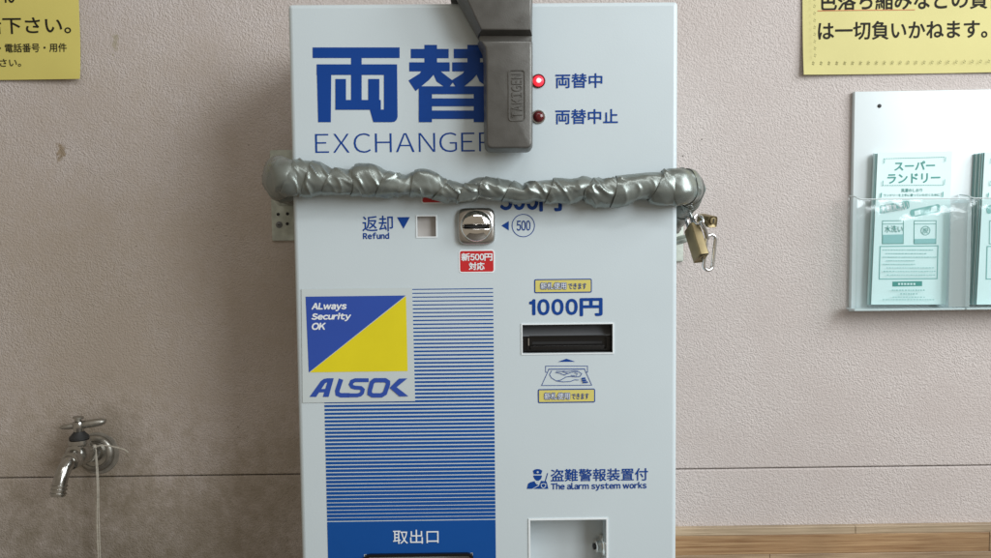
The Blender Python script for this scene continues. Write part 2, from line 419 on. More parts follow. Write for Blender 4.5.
WY = 0.17          # wall plane; the machine's face is the plane Y = 0

# ------------------------------------------------------------------ wall
st1 = P(61, 152, WY); st2 = P(115, 45, WY); st3 = P(118, 52, WY); st4 = P(724, 545, WY)
M['stucco'] = wall_material([(st1.x, st1.z, 0.010, 0.014, (0.20, 0.13, 0.05, 1), 0.75), (st2.x, st2.z, 0.009, 0.017, (0.30, 0.27, 0.17, 1), 0.6)],
    [(P(120, 330, WY).x, P(120, 330, WY).z, 0.48, 0.36, (0.40, 0.33, 0.245, 1), 0.6), (P(60, 600, WY).x, P(60, 600, WY).z, 0.40, 0.19, (0.19, 0.155, 0.10, 1), 0.55),
     (P(104, 462, WY).x, P(104, 462, WY).z, 0.055, 0.055, (0.17, 0.14, 0.095, 1), 0.5), (P(120, 590, WY).x, P(120, 590, WY).z, 0.24, 0.10, (0.085, 0.072, 0.045, 1), 0.5), (P(250, 560, WY).x, P(250, 560, WY).z, 0.16, 0.14, (0.26, 0.215, 0.15, 1), 0.35)])
zj = P(495, 472, WY).z
b = MB().box((-1.5, WY + 0.0045, 0.0), (1.5, WY + 0.06, 2.15)); wall = b.build('wall', 'joint'); wall['kind'] = 'structure'
for z0, z1 in ((zj + 0.0006, 2.14), (0.01, zj - 0.0006)):
    bb = MB(); e = 0.0016
    q = lambda ins, y: [(-1.49 + ins, y, z0 + ins), (1.49 - ins, y, z0 + ins), (1.49 - ins, y, z1 - ins), (-1.49 + ins, y, z1 - ins)]
    bb.rings([q(0, WY + 0.0044), q(0, WY + e), q(0.3 * e, WY + 0.3 * e), q(e, WY)])
    bb.build('wall_panel', 'stucco', wall)

fl = MB().box((-1.5, -2.6, -0.04), (1.5, WY + 0.06, -0.001)).build('unseen_floor', 'unseen_floor'); fl['kind'] = 'structure'  # floor out of view, added to block ambient light from below

# ------------------------------------------------------------------ laminated board along the wall, right of the machine
YB = WY - 0.008
bx0 = P(677.3, 280, 0).x - 0.004
board = thing('wood_board', (0.7, WY, 0.75), 'laminated tan wood board running along the foot of the stucco beside the machine', 'board')
M['wood_a'] = wood_material('wood_top_strip', (0.26, 0.185, 0.115, 1), (0.50, 0.39, 0.265, 1), 3.1)
M['wood_b'] = wood_material('wood_strip', (0.20, 0.125, 0.070, 1), (0.43, 0.305, 0.190, 1), 8.7)
M['wood_c'] = wood_material('wood_strip_warm', (0.20, 0.100, 0.042, 1), (0.44, 0.285, 0.150, 1), 5.3)
edges = [P(840, y, YB).z for y in (526.6, 534.2, 553.6, 574, 596, 618)]
cuts = [P(x, 540, YB).x for x in (855.3, 989.5, 770, 905, 820)]
for i in range(5):
    z1, z0 = edges[i] - 0.0001, edges[i + 1] + 0.0001
    xs_ = (bx0, cuts[i], 1.3)
    for k in range(2):
        xa, xb = xs_[k] + 0.0002, xs_[k + 1] - 0.0002; e = 0.0005
        q = lambda ins, y: [(xa + ins, y, z0 + ins), (xb - ins, y, z0 + ins), (xb - ins, y, z1 - ins), (xa + ins, y, z1 - ins)]
        MB().rings([q(0, WY - 0.0003), q(0, YB + e), q(e, YB)]).build('wood_strip', ('wood_a', 'wood_c', 'wood_b', 'wood_c', 'wood_b')[i] if not (i == 1 and k == 1) else 'wood_b', board)

# ------------------------------------------------------------------ exchange machine
L_, R_ = P(294.5, 280, 0).x, P(677.3, 280, 0).x
ZT = P(483, 2.3, 0).z; ZB = ZT - 0.80
mach = thing('exchange_machine', ((L_ + R_) / 2, 0.085, ZB), 'pale blue-grey coin exchange machine with blue lettering and striped blue print', 'machine')
holes = {'refund': (417.3, 216.3, 436.0, 236.5), 'bill': (522.5, 324.4, 612.6, 353.0), 'cubby': (530.6, 519.9, 606.3, 620), 'tray': (365.5, 554.2, 473, 640)}
H = {}
for k, (x0, y0, x1, y1) in holes.items():
    ym, xm = (y0 + y1) / 2, (x0 + x1) / 2
    H[k] = (P(x0, ym).x, P(xm, y1).z, P(x1, ym).x, P(xm, y0).z)
e = 0.0045
xs = sorted({L_ + e, R_ - e} | {h[0] for h in H.values()} | {h[2] for h in H.values()})
zs = sorted({ZB + e, ZT - e} | {h[1] for h in H.values()} | {h[3] for h in H.values()})
fp = MB()
for i in range(len(xs) - 1):
    for j in range(len(zs) - 1):
        cx, cz = (xs[i] + xs[i + 1]) / 2, (zs[j] + zs[j + 1]) / 2
        if any(h[0] < cx < h[2] and h[1] < cz < h[3] for h in H.values()): continue
        fp.add([(xs[i], 0, zs[j]), (xs[i + 1], 0, zs[j]), (xs[i + 1], 0, zs[j + 1]), (xs[i], 0, zs[j + 1])], [(0, 1, 2, 3)])
rs = []
for a in range(0, 6):
    t = R(90 * a / 5); ins = e * (1 - math.sin(t)); y = e * (1 - math.cos(t))
    rs.append([(x, y, z) for x, z in rrect(L_ + ins, ZB + ins, R_ - ins, ZT - ins, max(1e-6, 0.0035 * math.sin(t)), 4)])
rs.append([(x, 0.028, z) for x, z in rrect(L_, ZB, R_, ZT, 0.0035, 4)])
fp.rings(rs, False, True)
for h in H.values():                     # the panel's own sheet thickness round each opening
    fp.rings([[(h[0], y, h[1]), (h[2], y, h[1]), (h[2], y, h[3]), (h[0], y, h[3])] for y in (0, 0.003)], False, False)
# no closed back behind openings
fp.f = [f for f in fp.f if not (len(f) > 4 and all(abs(fp.v[i].y - 0.028) < 1e-6 for i in f))]
front = fp.build('front_panel', 'panel', mach, True, 60)
MB().box((L_ + 0.003, 0.0285, ZB + 0.002), (R_ - 0.003, WY - 0.001, ZT - 0.003)).build('cabinet', 'cabinet', mach)
MB().box((L_ + 0.02, 0.03, 0.0), (R_ - 0.02, WY - 0.001, ZB + 0.0018)).build('pedestal', 'cabinet', mach)

def ring(name, box, w, m, parent, lift, r=0.0, yb=0.0):
    x0, z0, x1, z1 = box
    o = rrect(x0 - w, z0 - w, x1 + w, z1 + w, max(r, 1e-5) + (w if r else 0), 4); i = rrect(x0, z0, x1, z1, max(r, 1e-5), 4)
    mb = MB(); n = len(o)
    mb.rings([[(x, yb + 0.0002, z) for x, z in i], [(x, yb - lift, z) for x, z in i], [(x, yb - lift, z) for x, z in o], [(x, yb + 0.0002, z) for x, z in o]], False, False)
    return mb.build(name, m, parent)

def liner(name, h, depth, m, parent, back=True, y0=0.0031):
    mb = MB(); x0, z0, x1, z1 = h[0] - 0.0004, h[1] - 0.0004, h[2] + 0.0004, h[3] + 0.0004
    rr = [[(x0, y, z0), (x1, y, z0), (x1, y, z1), (x0, y, z1)] for y in (y0, depth)]
    mb.rings(rr, False, back); return mb.build(name, m, parent)

# refund window
liner('refund_recess', H['refund'], 0.007, 'taupe', mach); ring('refund_frame', H['refund'], 0.0012, 'rim', mach, 0.0006)
# bill slot
h = H['bill']; liner('bill_recess', h, 0.0275, 'greyplastic', mach); ring('bill_frame', h, 0.0013, 'rim', mach, 0.0007)
zt = P(567, 334.8, 0.006).z
bm_ = MB().rings([[(x, 0.0006 if False else y, z) for x, z, y in q] for q in (
    [(h[0] + 0.0004, h[1] + 0.0006, 0.026), (h[2] - 0.0004, h[1] + 0.0006, 0.026), (h[2] - 0.0004, zt, 0.026), (h[0] + 0.0004, zt, 0.026)],
    [(h[0] + 0.0004, h[1] + 0.0006, 0.009), (h[2] - 0.0004, h[1] + 0.0006, 0.009), (h[2] - 0.0004, zt - 0.002, 0.009), (h[0] + 0.0004, zt - 0.002, 0.009)])])
bill = bm_.build('bill_acceptor', 'black', mach)
MB().add([(h[0] + 0.0002, 0.0088, zt - 0.0015), (h[2] - 0.0002, 0.0088, zt - 0.0015), (h[2] - 0.0002, 0.017, h[3] + 0.0003), (h[0] + 0.0002, 0.017, h[3] + 0.0003)], [(0, 1, 2, 3)]).build('sloped_guide', 'guide', mach)
sx0, sx1 = P(528.5, 345, 0.006).x, P(606.5, 345, 0.006).x; sz0, sz1 = P(567, 349.5, .006).z, P(567, 336.8, .006).z
ring('bezel', (sx0, sz0, sx1, sz1), 0.0011, 'black', bill, 0.0028, 0.002, 0.009)
plate('bezel_lip', rrect(sx0 + 0.002, sz0 - 0.0005, sx1 - 0.002, sz0 + 0.0042, 0.001), 0.0055, 0.0088, 'black', bill, 0.0006)
MB().box((sx0 + 0.004, 0.0084, sz0 + 0.0052), (sx1 - 0.004, 0.0089, sz0 + 0.0078)).build('note_slit', 'dark', bill)
plate('side_clip', rrect(sx0 - 0.0003, sz0 + 0.0045, sx0 + 0.0006, sz1 - 0.001, 0.0003), 0.0050, 0.0061, 'bright_steel', bill)
# lower cubby with a chrome lock on its side
liner('return_cubby', H['cubby'], 0.055, 'panel', mach); ring('cubby_frame', H['cubby'], 0.0018, 'rim', mach, 0.0008)
kx = H['cubby'][2]; kz = P(600.6, 547, 0.02).z
lock = MB().lathe([(0, 0.011), (0.002, 0.0112), (0.0035, 0.0095), (0.004, 0.0075), (0.009, 0.007), (0.0095, 0.006)], (kx + 0.0006, 0.024, kz), (-1, -0.25, 0)).build('cubby_lock', 'chrome', mach, True)
MB().lathe([(0.0094, 0.0035), (0.0110, 0.0033), (0.0112, 0.002)], (kx + 0.0006, 0.024, kz), (-1, -0.25, 0), 16).build('keyway', 'dark', lock, True)
# coin tray
liner('coin_tray', H['tray'], 0.05, 'dark', mach, True)
ring('tray_bezel', (H['tray'][0] + 0.0015, H['tray'][1] + 0.0015, H['tray'][2] - 0.0015, H['tray'][3] - 0.0015), 0.0028, 'black', mach, 0.0035, 0.004)

# blue print field with graded lines
x0, x1 = P(325.8, 460).x, P(494.9, 460).x
ytop, ybot = P(410, 289.0).z, P(410, 521.0).z
zz0 = P(410, 700).z
tr = H['tray']
fld = MB()
for a in ((x0, tr[3] + 0.0006, x1, ybot), (x0, tr[1], tr[0] - 0.0006, tr[3] + 0.0006), (tr[2] + 0.0006, tr[1], x1, tr[3] + 0.0006), (x0, tr[1] - 0.03, x1, tr[1])):
    fld.add([(a[0], -OFF, a[1]), (a[2], -OFF, a[1]), (a[2], -OFF, a[3]), (a[0], -OFF, a[3])], [(0, 1, 2, 3)])
fld.build('blue_field', 'blue_field', mach)
N = 61; pitch = (ytop - ybot) / N; lines = MB()
for i in range(N):
    z = ytop - i * pitch; t = i / (N - 1)
    hgt = pitch * (0.21 + 0.60 * t ** 0.8)
    if i == N - 1: hgt = pitch * 0.74
    lines.add([(x0, -OFF, z - hgt), (x1, -OFF, z - hgt), (x1, -OFF, z), (x0, -OFF, z)], [(0, 1, 2, 3)])
o = lines.build('line_print', 'blue_field', mach); o['kind'] = 'stuff'

# large heading, drawn from its strokes
K = lambda pts: [(250 + x / 3.956, y / 3.956) for x, y in pts]
bx = lambda a, b_, c, d: [(a, b_), (c, b_), (c, d), (a, d)]
ryo = [bx(248, 187, 592, 229), bx(400, 225, 442, 420), [(264, 254), (322, 254), (320, 483), (270, 483)], bx(264, 254, 582, 296),
       [(530, 254), (582, 254), (584, 462), (580, 474), (572, 481), (560, 483), (488, 483), (474, 433), (530, 433)],
       bx(338, 312, 380, 433), bx(338, 395, 518, 434), bx(468, 312, 512, 433)]
def fu(dx):
    return [bx(636 + dx, 193, 786 + dx, 230), bx(690 + dx, 177, 740 + dx, 290), bx(630 + dx, 246, 790 + dx, 282),
            [(690 + dx, 262), (738 + dx, 282), (708 + dx, 316), (655 + dx, 360), (627 + dx, 318), (672 + dx, 290)],
            [(716 + dx, 272), (752 + dx, 280), (806 + dx, 322), (782 + dx, 352), (738 + dx, 322)]]
kae = fu(0) + fu(170) + [bx(668, 341, 720, 483), bx(885, 341, 937, 483), bx(668, 341, 937, 372), bx(668, 389, 937, 420), bx(668, 437, 937, 470)]
flat('heading_lettering', [K(p) for p in ryo], 'blue', mach)
flat('heading_lettering', [K(p) for p in kae], 'blue', mach)
text('EXCHANGER', (315.2, 132.8, 494.5, 152.3), 'blue', mach, gap=0.145, thin=-0.012)
text('両替中', (555.4, 73.2, 602.4, 88.0), 'blue', mach, bold=0.25)
text('両替中止', (555.4, 109.0, 618.0, 124.0), 'blue', mach, bold=0.25)
text('返却', (362.4, 215.6, 393.0, 231.4), 'blue', mach, bold=0.12)
text('Refund', (363.0, 232.4, 389.3, 239.0), 'blue', mach, gap=0.14, bold=0.28)
flat('arrow_mark', [[(397.0, 217.2), (410.0, 217.0), (403.5, 228.8)]], 'blue', mach)
text('500円', (500.0, 189.5, 562.0, 211.6), 'blue', mach, gap=0.09, bold=0.85, sq=0.78)
flat('arrow_mark', [[(501.4, 225.6), (508.8, 221.0), (508.8, 230.4)]], 'blue', mach)
flat('coin_circle', ribbon([(523.3 + 11.2 * math.cos(k * math.pi / 24), 225.5 + 11.2 * math.sin(k * math.pi / 24)) for k in range(48)], 0.75, True), 'blue', mach, step=0)
text('500', (516.7, 220.4, 530.5, 230.6), 'blue', mach, gap=0.08, bold=0.12)
text('1000円', (529.2, 298.2, 602.6, 316.4), 'blue', mach, gap=0.13, bold=0.75, sq=0.76)
flat('arrow_mark', [[(557.8, 361.9), (566.4, 358.7), (575.2, 361.7)]], 'blue', mach)
text('取出口', (393.0, 529.8, 438.6, 543.6), 'white', mach, bold=0.05, lift=OFF * 2)
text('盗難警報装置付', (550.8, 468.6, 648.0, 481.2), 'blue', mach, bold=0.18)
text('The alarm system works', (551.0, 482.4, 646.6, 490.8), 'blue', mach, gap=0.10, bold=0.26)

# red label under the coin slot, a second one half hidden by the taped bar
def label(boxpx, m_rim, m_in, w, r, name, parent=mach):
    x0, y0, x1, y1 = boxpx; xm, ym = (x0 + x1) / 2, (y0 + y1) / 2
    B = (P(x0, ym).x, P(xm, y1).z, P(x1, ym).x, P(xm, y0).z)
    o = plate(name, rrect(*B, r), -0.0003, 0.0001, m_rim, parent, 0, smooth=False)
    plate('label_print', rrect(B[0] + w, B[1] + w, B[2] - w, B[3] - w, max(r - w, 0.0003)), -0.0004, -0.0002, m_in, o, 0, smooth=False)
    return o
lb = label((458.8, 249.6, 494.8, 273.0), 'white', 'red', 0.0013, 0.0032, 'red_label')
text('新500円', (461.2, 252.9, 492.4, 260.9), 'white', lb, gap=0.07, bold=0.25, sq=0.8, lift=0.0006)
text('対応', (468.8, 262.2, 484.6, 270.0), 'white', lb, bold=0.25, lift=0.0006)
label((421.0, 181.0, 446.0, 203.6), 'white', 'red', 0.0013, 0.003, 'red_label')
for (bxp, t1, t2) in (((534.3, 278.9, 591.8, 292.9), (540.0, 282.0, 566.6, 289.7), (568.2, 283.0, 586.4, 289.2)),
                      ((537.9, 388.9, 595.1, 402.8), (543.8, 392.2, 570.2, 399.9), (571.6, 393.2, 588.8, 399.2))):
    lb = label(bxp, 'blue', 'label_yellow', 0.0011, 0.0016, 'yellow_label')
    text('新札使用', t1, 'blue', lb, bold=0.55, lift=0.0006)
    text('新札使用', (t1[0] + 0.5, t1[1] + 0.5, t1[2] - 0.5, t1[3] - 0.5), 'white', lb, bold=0.04, lift=0.0009)
    text('できます', t2, 'blue', lb, bold=0.10, lift=0.0006)

# banknote drawing
Q = lambda pts: [(520 + x / 11.011, 355 + y / 11.011) for x, y in pts]
w = 0.55
bn = ribbon(Q([(300, 190), (282, 190), (282, 122), (744, 122), (744, 190), (722, 190)]), w) + ribbon(Q([(318, 160), (238, 336), (790, 332), (712, 158)]), w) \
   + ribbon(Q([(312, 156), (716, 154)]), 0.8) \
   + ribbon(Q([(350, 170), (325, 215), (345, 250), (400, 285), (450, 275), (510, 240), (560, 235), (600, 240)]), w) \
   + ribbon(Q([(400, 285), (480, 295), (560, 290), (600, 272), (648, 275)]), w) + ribbon(Q([(390, 190), (440, 200), (490, 222), (520, 200), (470, 180), (400, 178)]), w) \
   + ribbon(Q([(520, 205), (560, 192), (600, 182), (650, 185), (680, 205), (660, 235), (620, 240), (590, 225), (560, 222)]), w) + ribbon(Q([(600, 195), (630, 205), (620, 230)]), w) \
   + ribbon(Q([(470, 175), (530, 180), (590, 170), (640, 172)]), 0.5)
bn += [Q([(676, 250), (715, 245), (722, 262), (680, 268)]), Q([(680, 272), (724, 266), (732, 284), (686, 290)]), Q([(688, 294), (740, 288), (752, 304), (694, 308)])]
flat('banknote_drawing', bn, 'blue', mach)
# guard pictogram
G = lambda pts: [(520 + x / 12.39, 460 + y / 12.39) for x, y in pts]
gd = [G([(160, 135), (185, 118), (215, 112), (248, 117), (277, 133), (262, 178), (172, 178)]), G([(168, 192), (268, 192), (272, 206), (258, 238), (232, 258), (205, 258), (182, 236), (165, 206)]),
      G([(85, 358), (100, 295), (130, 275), (182, 262), (212, 300), (228, 312), (150, 358)]), G([(165, 358), (235, 320), (262, 258), (330, 268), (352, 358)]), G([(306, 268), (338, 162), (348, 164), (318, 270)])]
gi = flat('guard_pictogram', gd, 'blue', mach)
flat('badge_mark', ribbon(G([(262, 300), (290, 290), (318, 296), (316, 328), (290, 348), (264, 330)]), 0.7, True) + [G([(204, 150), (214, 138), (226, 138), (234, 150), (224, 160), (212, 160)])]
     + ribbon(G([(186, 268), (206, 296), (222, 282), (240, 262)]), 0.7), 'panel', gi, lift=OFF + 0.0003)

# security sticker
skc = [(301.6, 289.0), (412.2, 287.6), (415.2, 401.0), (302.8, 402.7)]
sk = plate('security_sticker', pxpoly(skc, 0), -0.0008, -0.00045, 'sticker', mach, 0, smooth=False)
TL, TR_, BR, BL = (305.8, 296.6), (405.8, 295.4), (407.8, 371.0), (309.0, 372.4)
flat('blue_triangle', [[TL, TR_, BL]], 's_blue', sk, lift=0.0010)
flat('yellow_triangle', [[(TR_[0] + 0.3, TR_[1] + 0.8), BR, (BL[0] + 1.0, BL[1] - 0.1)]], 's_yellow', sk, lift=0.0010)
for s, bxp in (('ALways', (311.6, 302.7, 347.0, 311.2)), ('Security', (311.6, 312.8, 351.4, 321.2)), ('OK', (312.0, 322.6, 326.2, 329.8))):
    text(s, bxp, 'white', sk, gap=0.08, shear=0.2, bold=0.38, lift=0.0012)
A = lambda pts: [(300 + x / 4.65, 285 + y / 4.65) for x, y in pts]
lg = [A([(45, 520), (98, 446), (112, 436), (128, 433), (158, 433), (134, 520), (107, 520), (118, 484), (128, 452), (118, 456), (76, 520)]), A([(88, 484), (122, 482), (118, 498), (78, 500)])]
lg += ribbon(A([(192, 437), (174, 492), (176, 506), (190, 512), (232, 512)]), 21 / 4.65)
lg += ribbon(A([(320, 442), (258, 442), (243, 448), (237, 462), (243, 472), (256, 476), (284, 478), (293, 486), (290, 500), (282, 508), (268, 512), (226, 512)]), 18 / 4.65)
lg += ribbon(A([(348, 442), (398, 442), (410, 450), (410, 462), (396, 502), (380, 512), (338, 512), (325, 504), (326, 490), (336, 452)]), 20 / 4.65, True)
lg += [A([(462, 434), (500, 433), (450, 474), (505, 516), (464, 517), (418, 477)])]
flat('sticker_logo', lg, 's_blue', sk, lift=0.0010)

# coin slot
cx, cz = P(476.4, 226).x, P(476.4, 226.2).z
def sq(hw, n, k=48): return [(cx + hw * math.copysign(abs(math.cos(t)) ** (2 / n), math.cos(t)), cz + hw * 0.985 * math.copysign(abs(math.sin(t)) ** (2 / n), math.sin(t))) for t in (2 * math.pi * i / k for i in range(k))]
rs = [[(x, 0.0002, z) for x, z in sq(0.0186, 5.5)], [(x, -0.0035, z) for x, z in sq(0.0184, 5.5)], [(x, -0.0055, z) for x, z in sq(0.0176, 5.0)], [(x, -0.0066, z) for x, z in sq(0.0166, 3.6)], [(x, -0.0068, z) for x, z in sq(0.0160, 2.2)]]
cs = MB().rings(rs).build('coin_acceptor', 'bezel', mach, True, 50)
dm = MB(); nr, na = 26, 96; Rd = 0.0156; hd = 0.0072
rings_ = []
for i in range(nr + 1):
    rr = Rd * (i / nr) ** 0.8
    ring_ = []
    for a in range(na):
        t = 2 * math.pi * a / na; x, z = rr * math.cos(t), rr * math.sin(t)
        y = -0.0068 - hd * math.sqrt(max(0, 1 - (rr / Rd) ** 2)) ** 1.0
        sl = max(0.0, 1 - (x / (Rd * 0.86)) ** 2) ** 0.5 * 0.0010
        g = max(0.0, 1 - abs(z + 0.0004) / (sl + 0.0016))
        y += 0.0042 * min(1, g * 1.4) * (1 if sl > 0 else 0)
        ring_.append((cx + x, y, cz + z))
    rings_.append(ring_)
dm.rings(rings_, False, False)
dome = dm.build('coin_dome', 'chrome', cs, True, 80)
MB().rings([[(cx + x * s_, y, cz - 0.0004 + z * s_) for x, z in ((-0.0128, 0), (-0.006, 0.00085), (0.0, 0.0010), (0.006, 0.00085), (0.0128, 0), (0.006, -0.00085), (0, -0.0010), (-0.006, -0.00085))] for s_, y in ((1, -0.0070), (1, -0.0108))]).build('coin_slit', 'dark', cs)
MB().lathe([(0, 0.0163), (0.0012, 0.0163), (0.0014, 0.0157), (0.0010, 0.0154)], (cx, -0.0060, cz), (0, -1, 0), 48).build('dome_ring', 'bright_steel', cs, True)

# status lamps
for (lx, ly, on) in ((538.4, 81.0, True), (538.4, 116.8, False)):
    c = P(lx, ly)
    lamp = MB().lathe([(0, 0.0068), (0.0012, 0.0068), (0.0016, 0.0064), (0.0016, 0.0056), (0.0006, 0.0054)], (c.x, 0.0, c.z), (0, -1, 0), 32).build('status_lamp', 'led_off' if on else 'bezel', mach, True)
    lamp['label'] = 'lit red status lamp' if on else 'unlit dark red status lamp'
    MB().lathe([(0, 0.0055), (0.0010, 0.0052), (0.0024, 0.004), (0.0031, 0.0022), (0.0033, 0)], (c.x, -0.0006, c.z), (0, -1, 0), 32).build('lens', 'led_on' if on else 'led_off', lamp, True, 80)
    if on: MB().lathe([(0, 0.0027), (0.0016, 0.0022), (0.0021, 0)], (c.x, -0.0024, c.z), (0, -1, 0), 24).build('bulb_glow', 'led_core', lamp, True, 80)

# ------------------------------------------------------------------ cast latch handle hanging over the face
YF = -0.034
han = thing('latch_handle', P(508, 151, -0.02), 'dark grey cast metal latch handle hanging over the machine heading', 'handle')
def fat(name, back, frontp, yb, yf, m, parent, bev=0.0016):
    bk = ccw(pxpoly(back, yf)); fr = ccw(pxpoly(frontp, yf)); rs = [[(x, yb, z) for x, z in bk]]
    rs.append([(x, yf + (yb - yf) * 0.45, z) for x, z in bk])
    for k in range(4):
        t = R(90 * k / 3); ins = bev * (1 - math.cos(t)) ; rs.append([(x, yf + bev * (1 - math.sin(t)), z) for x, z in offset_poly(fr, ins)])
    return MB().rings(rs).build(name, m, parent, True, 50)
def arc(cx_, cy_, r, a0, a1, n=5): return [(cx_ + r * math.cos(R(a0 + (a1 - a0) * k / n)), cy_ + r * math.sin(R(a0 + (a1 - a0) * k / n))) for k in range(n + 1)]
low_f = [(480.6, 40.2), (485.2, 47.5)] + [(486.0, 60), (486.2, 137)] + arc(492.0, 142.6, 5.6, 180, 90)[0:] + arc(526.4, 142.6, 5.6, 90, 0) + [(532.2, 60), (532.0, 40.2)]
low_b = [(477.6, 40.0), (482.2, 49)] + [(483.4, 60), (484.0, 138)] + arc(490.6, 143.6, 6.2, 180, 90) + arc(527.2, 143.6, 6.2, 90, 0) + [(533.4, 60), (533.4, 40.0)]
fat('lever', low_b, low_f, -0.010, YF, 'cast', han, 0.0022)
up_f = [(448, -42), (467.2, 0), (481.0, 29.8), (530.8, 29.8), (531.6, 0), (531.6, -42)]
up_b = [(440, -42), (459.6, 0), (477.8, 32.0), (533.0, 32.0), (533.4, 0), (533.4, -42)]
fat('hinge_block', up_b, up_f, -0.008, YF - 0.001, 'cast', han, 0.0016)
fat('neck', [(478.6, 31.0), (478.6, 41.0), (532.4, 41.0), (532.4, 31.0)], [(480, 31.2), (480, 41.0), (531.8, 41.0), (531.8, 31.2)], -0.010, -0.022, 'cast', han, 0.0004)
a0 = P(450, -30, 0).x; a1 = P(525, -30, 0).x
MB().box((a0, -0.012, ZT + 0.004), (a1, WY - 0.001, ZT + 0.016)).build('mounting_arm', 'cast', han)
pb = (P(508.8, 95, YF).x, P(517, 120.6, YF).z, P(525.0, 95, YF).x, P(517, 70.0, YF).z)
npl = ring('name_plate', (pb[0] + 0.0005, pb[1] + 0.0005, pb[2] - 0.0005, pb[3] - 0.0005), 0.0008, 'cast', han, 0.0009, 0.0022, YF)
text('TAKIGEN', (511.9, 73.5, 522.3, 117.5), 'cast', npl, Y=YF, gap=0.16, bold=0.0, turn=90, lift=0.0008, depth=0.0009)

# ------------------------------------------------------------------ tape-wrapped security bar
prof = [(287, 159.5, 197), (300, 159.6, 197), (313, 160.3, 197.7), (326, 166, 195), (338, 168, 195), (351, 169, 197), (361, 163, 197.7), (376, 165, 198), (391, 171, 197.7), (407, 175, 197),
        (422, 168, 198), (432, 171, 199.5), (445, 179, 202), (460, 182, 203.8), (470, 182, 202), (480, 176.5, 199), (495, 178, 202), (510, 180, 203), (523, 185.5, 203.3), (536, 180, 202), (553, 178, 203),
        (571, 178.5, 203), (584, 177.5, 200), (591, 177, 204), (601, 177.5, 206.3), (612, 176.8, 207), (622, 175, 206), (634, 173.5, 202), (647, 171.5, 200), (660, 170, 206), (672, 168, 206.6), (682, 168.5, 207)]
pts, rv, rdp = [], [], []
def addp(p, a, bb): pts.append(Vector(p)); rv.append(a); rdp.append(bb)
zc0 = P(284, 180, 0.03).z
addp((L_ - 0.006, 0.150, zc0 - 0.012), 0.010, 0.009)
addp((L_ - 0.014, 0.110, zc0 - 0.006), 0.015, 0.012)
addp((L_ - 0.019, 0.070, zc0 - 0.001), 0.0225, 0.015)
addp((L_ - 0.0200, 0.030, zc0 + 0.001), 0.0228, 0.0140)
addp((L_ - 0.0125, 0.002, zc0 + 0.001), 0.0215, 0.0150)
for (x, t, bb) in prof:
    yc = -0.0145
    c = P(x, (t + bb) / 2, yc); hh = (P(x, t, yc).z - P(x, bb, yc).z) / 2
    addp(c, hh, 0.0128)
zc1 = P(690, 187, 0.0).z
addp((R_ + 0.0125, 0.000, zc1 + 0.000), 0.0182, 0.0122)
addp((R_ + 0.0185, 0.022, zc1 - 0.004), 0.0168, 0.0120)
addp((R_ + 0.0160, 0.055, zc1 - 0.020), 0.0150, 0.012)
addp((R_ + 0.0080, 0.090, zc1 - 0.045), 0.0125, 0.010)
addp((R_ + 0.0010, 0.125, zc1 - 0.065), 0.010, 0.008)
# arc length
SL = [0.0]
for i in range(1, len(pts)): SL.append(SL[-1] + (pts[i] - pts[i - 1]).length)
def cr(a, s):
    import bisect
    s = max(0.0, min(SL[-1], s)); i = min(max(bisect.bisect_right(SL, s) - 1, 0), len(SL) - 2)
    t = (s - SL[i]) / (SL[i + 1] - SL[i]); p0, p1, p2, p3 = a[max(i - 1, 0)], a[i], a[i + 1], a[min(i + 2, len(a) - 1)]
    return 0.5 * ((2 * p1) + (p2 - p0) * t + (2 * p0 - 5 * p1 + 4 * p2 - p3) * t * t + (3 * p1 - p0 - 3 * p2 + p3) * t ** 3)
def s_of(px):
    X = P(px, 185, -0.0145).x
    best = min(range(5, 5 + len(prof)), key=lambda i: abs(pts[i].x - X)); return SL[best] + (X - pts[best].x)
bar = thing('security_bar', (0, 0, zc0 - 0.05), 'locking bar across the machine face wrapped in wrinkled silver grey tape', 'bar')
core = [cr(pts, SL[-1] * k / 90) for k in range(91)]
MB().tube(core, 0.006, 10).build('bar_core', 'tape_dark', bar, True)
seams = [0.0, SL[2] * 0.55, SL[2] * 0.92, SL[2] * 1.25, SL[3] * 0.97, SL[3] * 1.16, SL[4] + 0.006, s_of(291), s_of(308), s_of(329), s_of(355), s_of(383), s_of(413), s_of(442), s_of(461), s_of(480), s_of(507), s_of(549), s_of(585), s_of(614), s_of(655), SL[-6] + 0.008, SL[-5] + 0.010, SL[-4] + 0.008, SL[-3], SL[-1]]
rnd = random.Random(4)
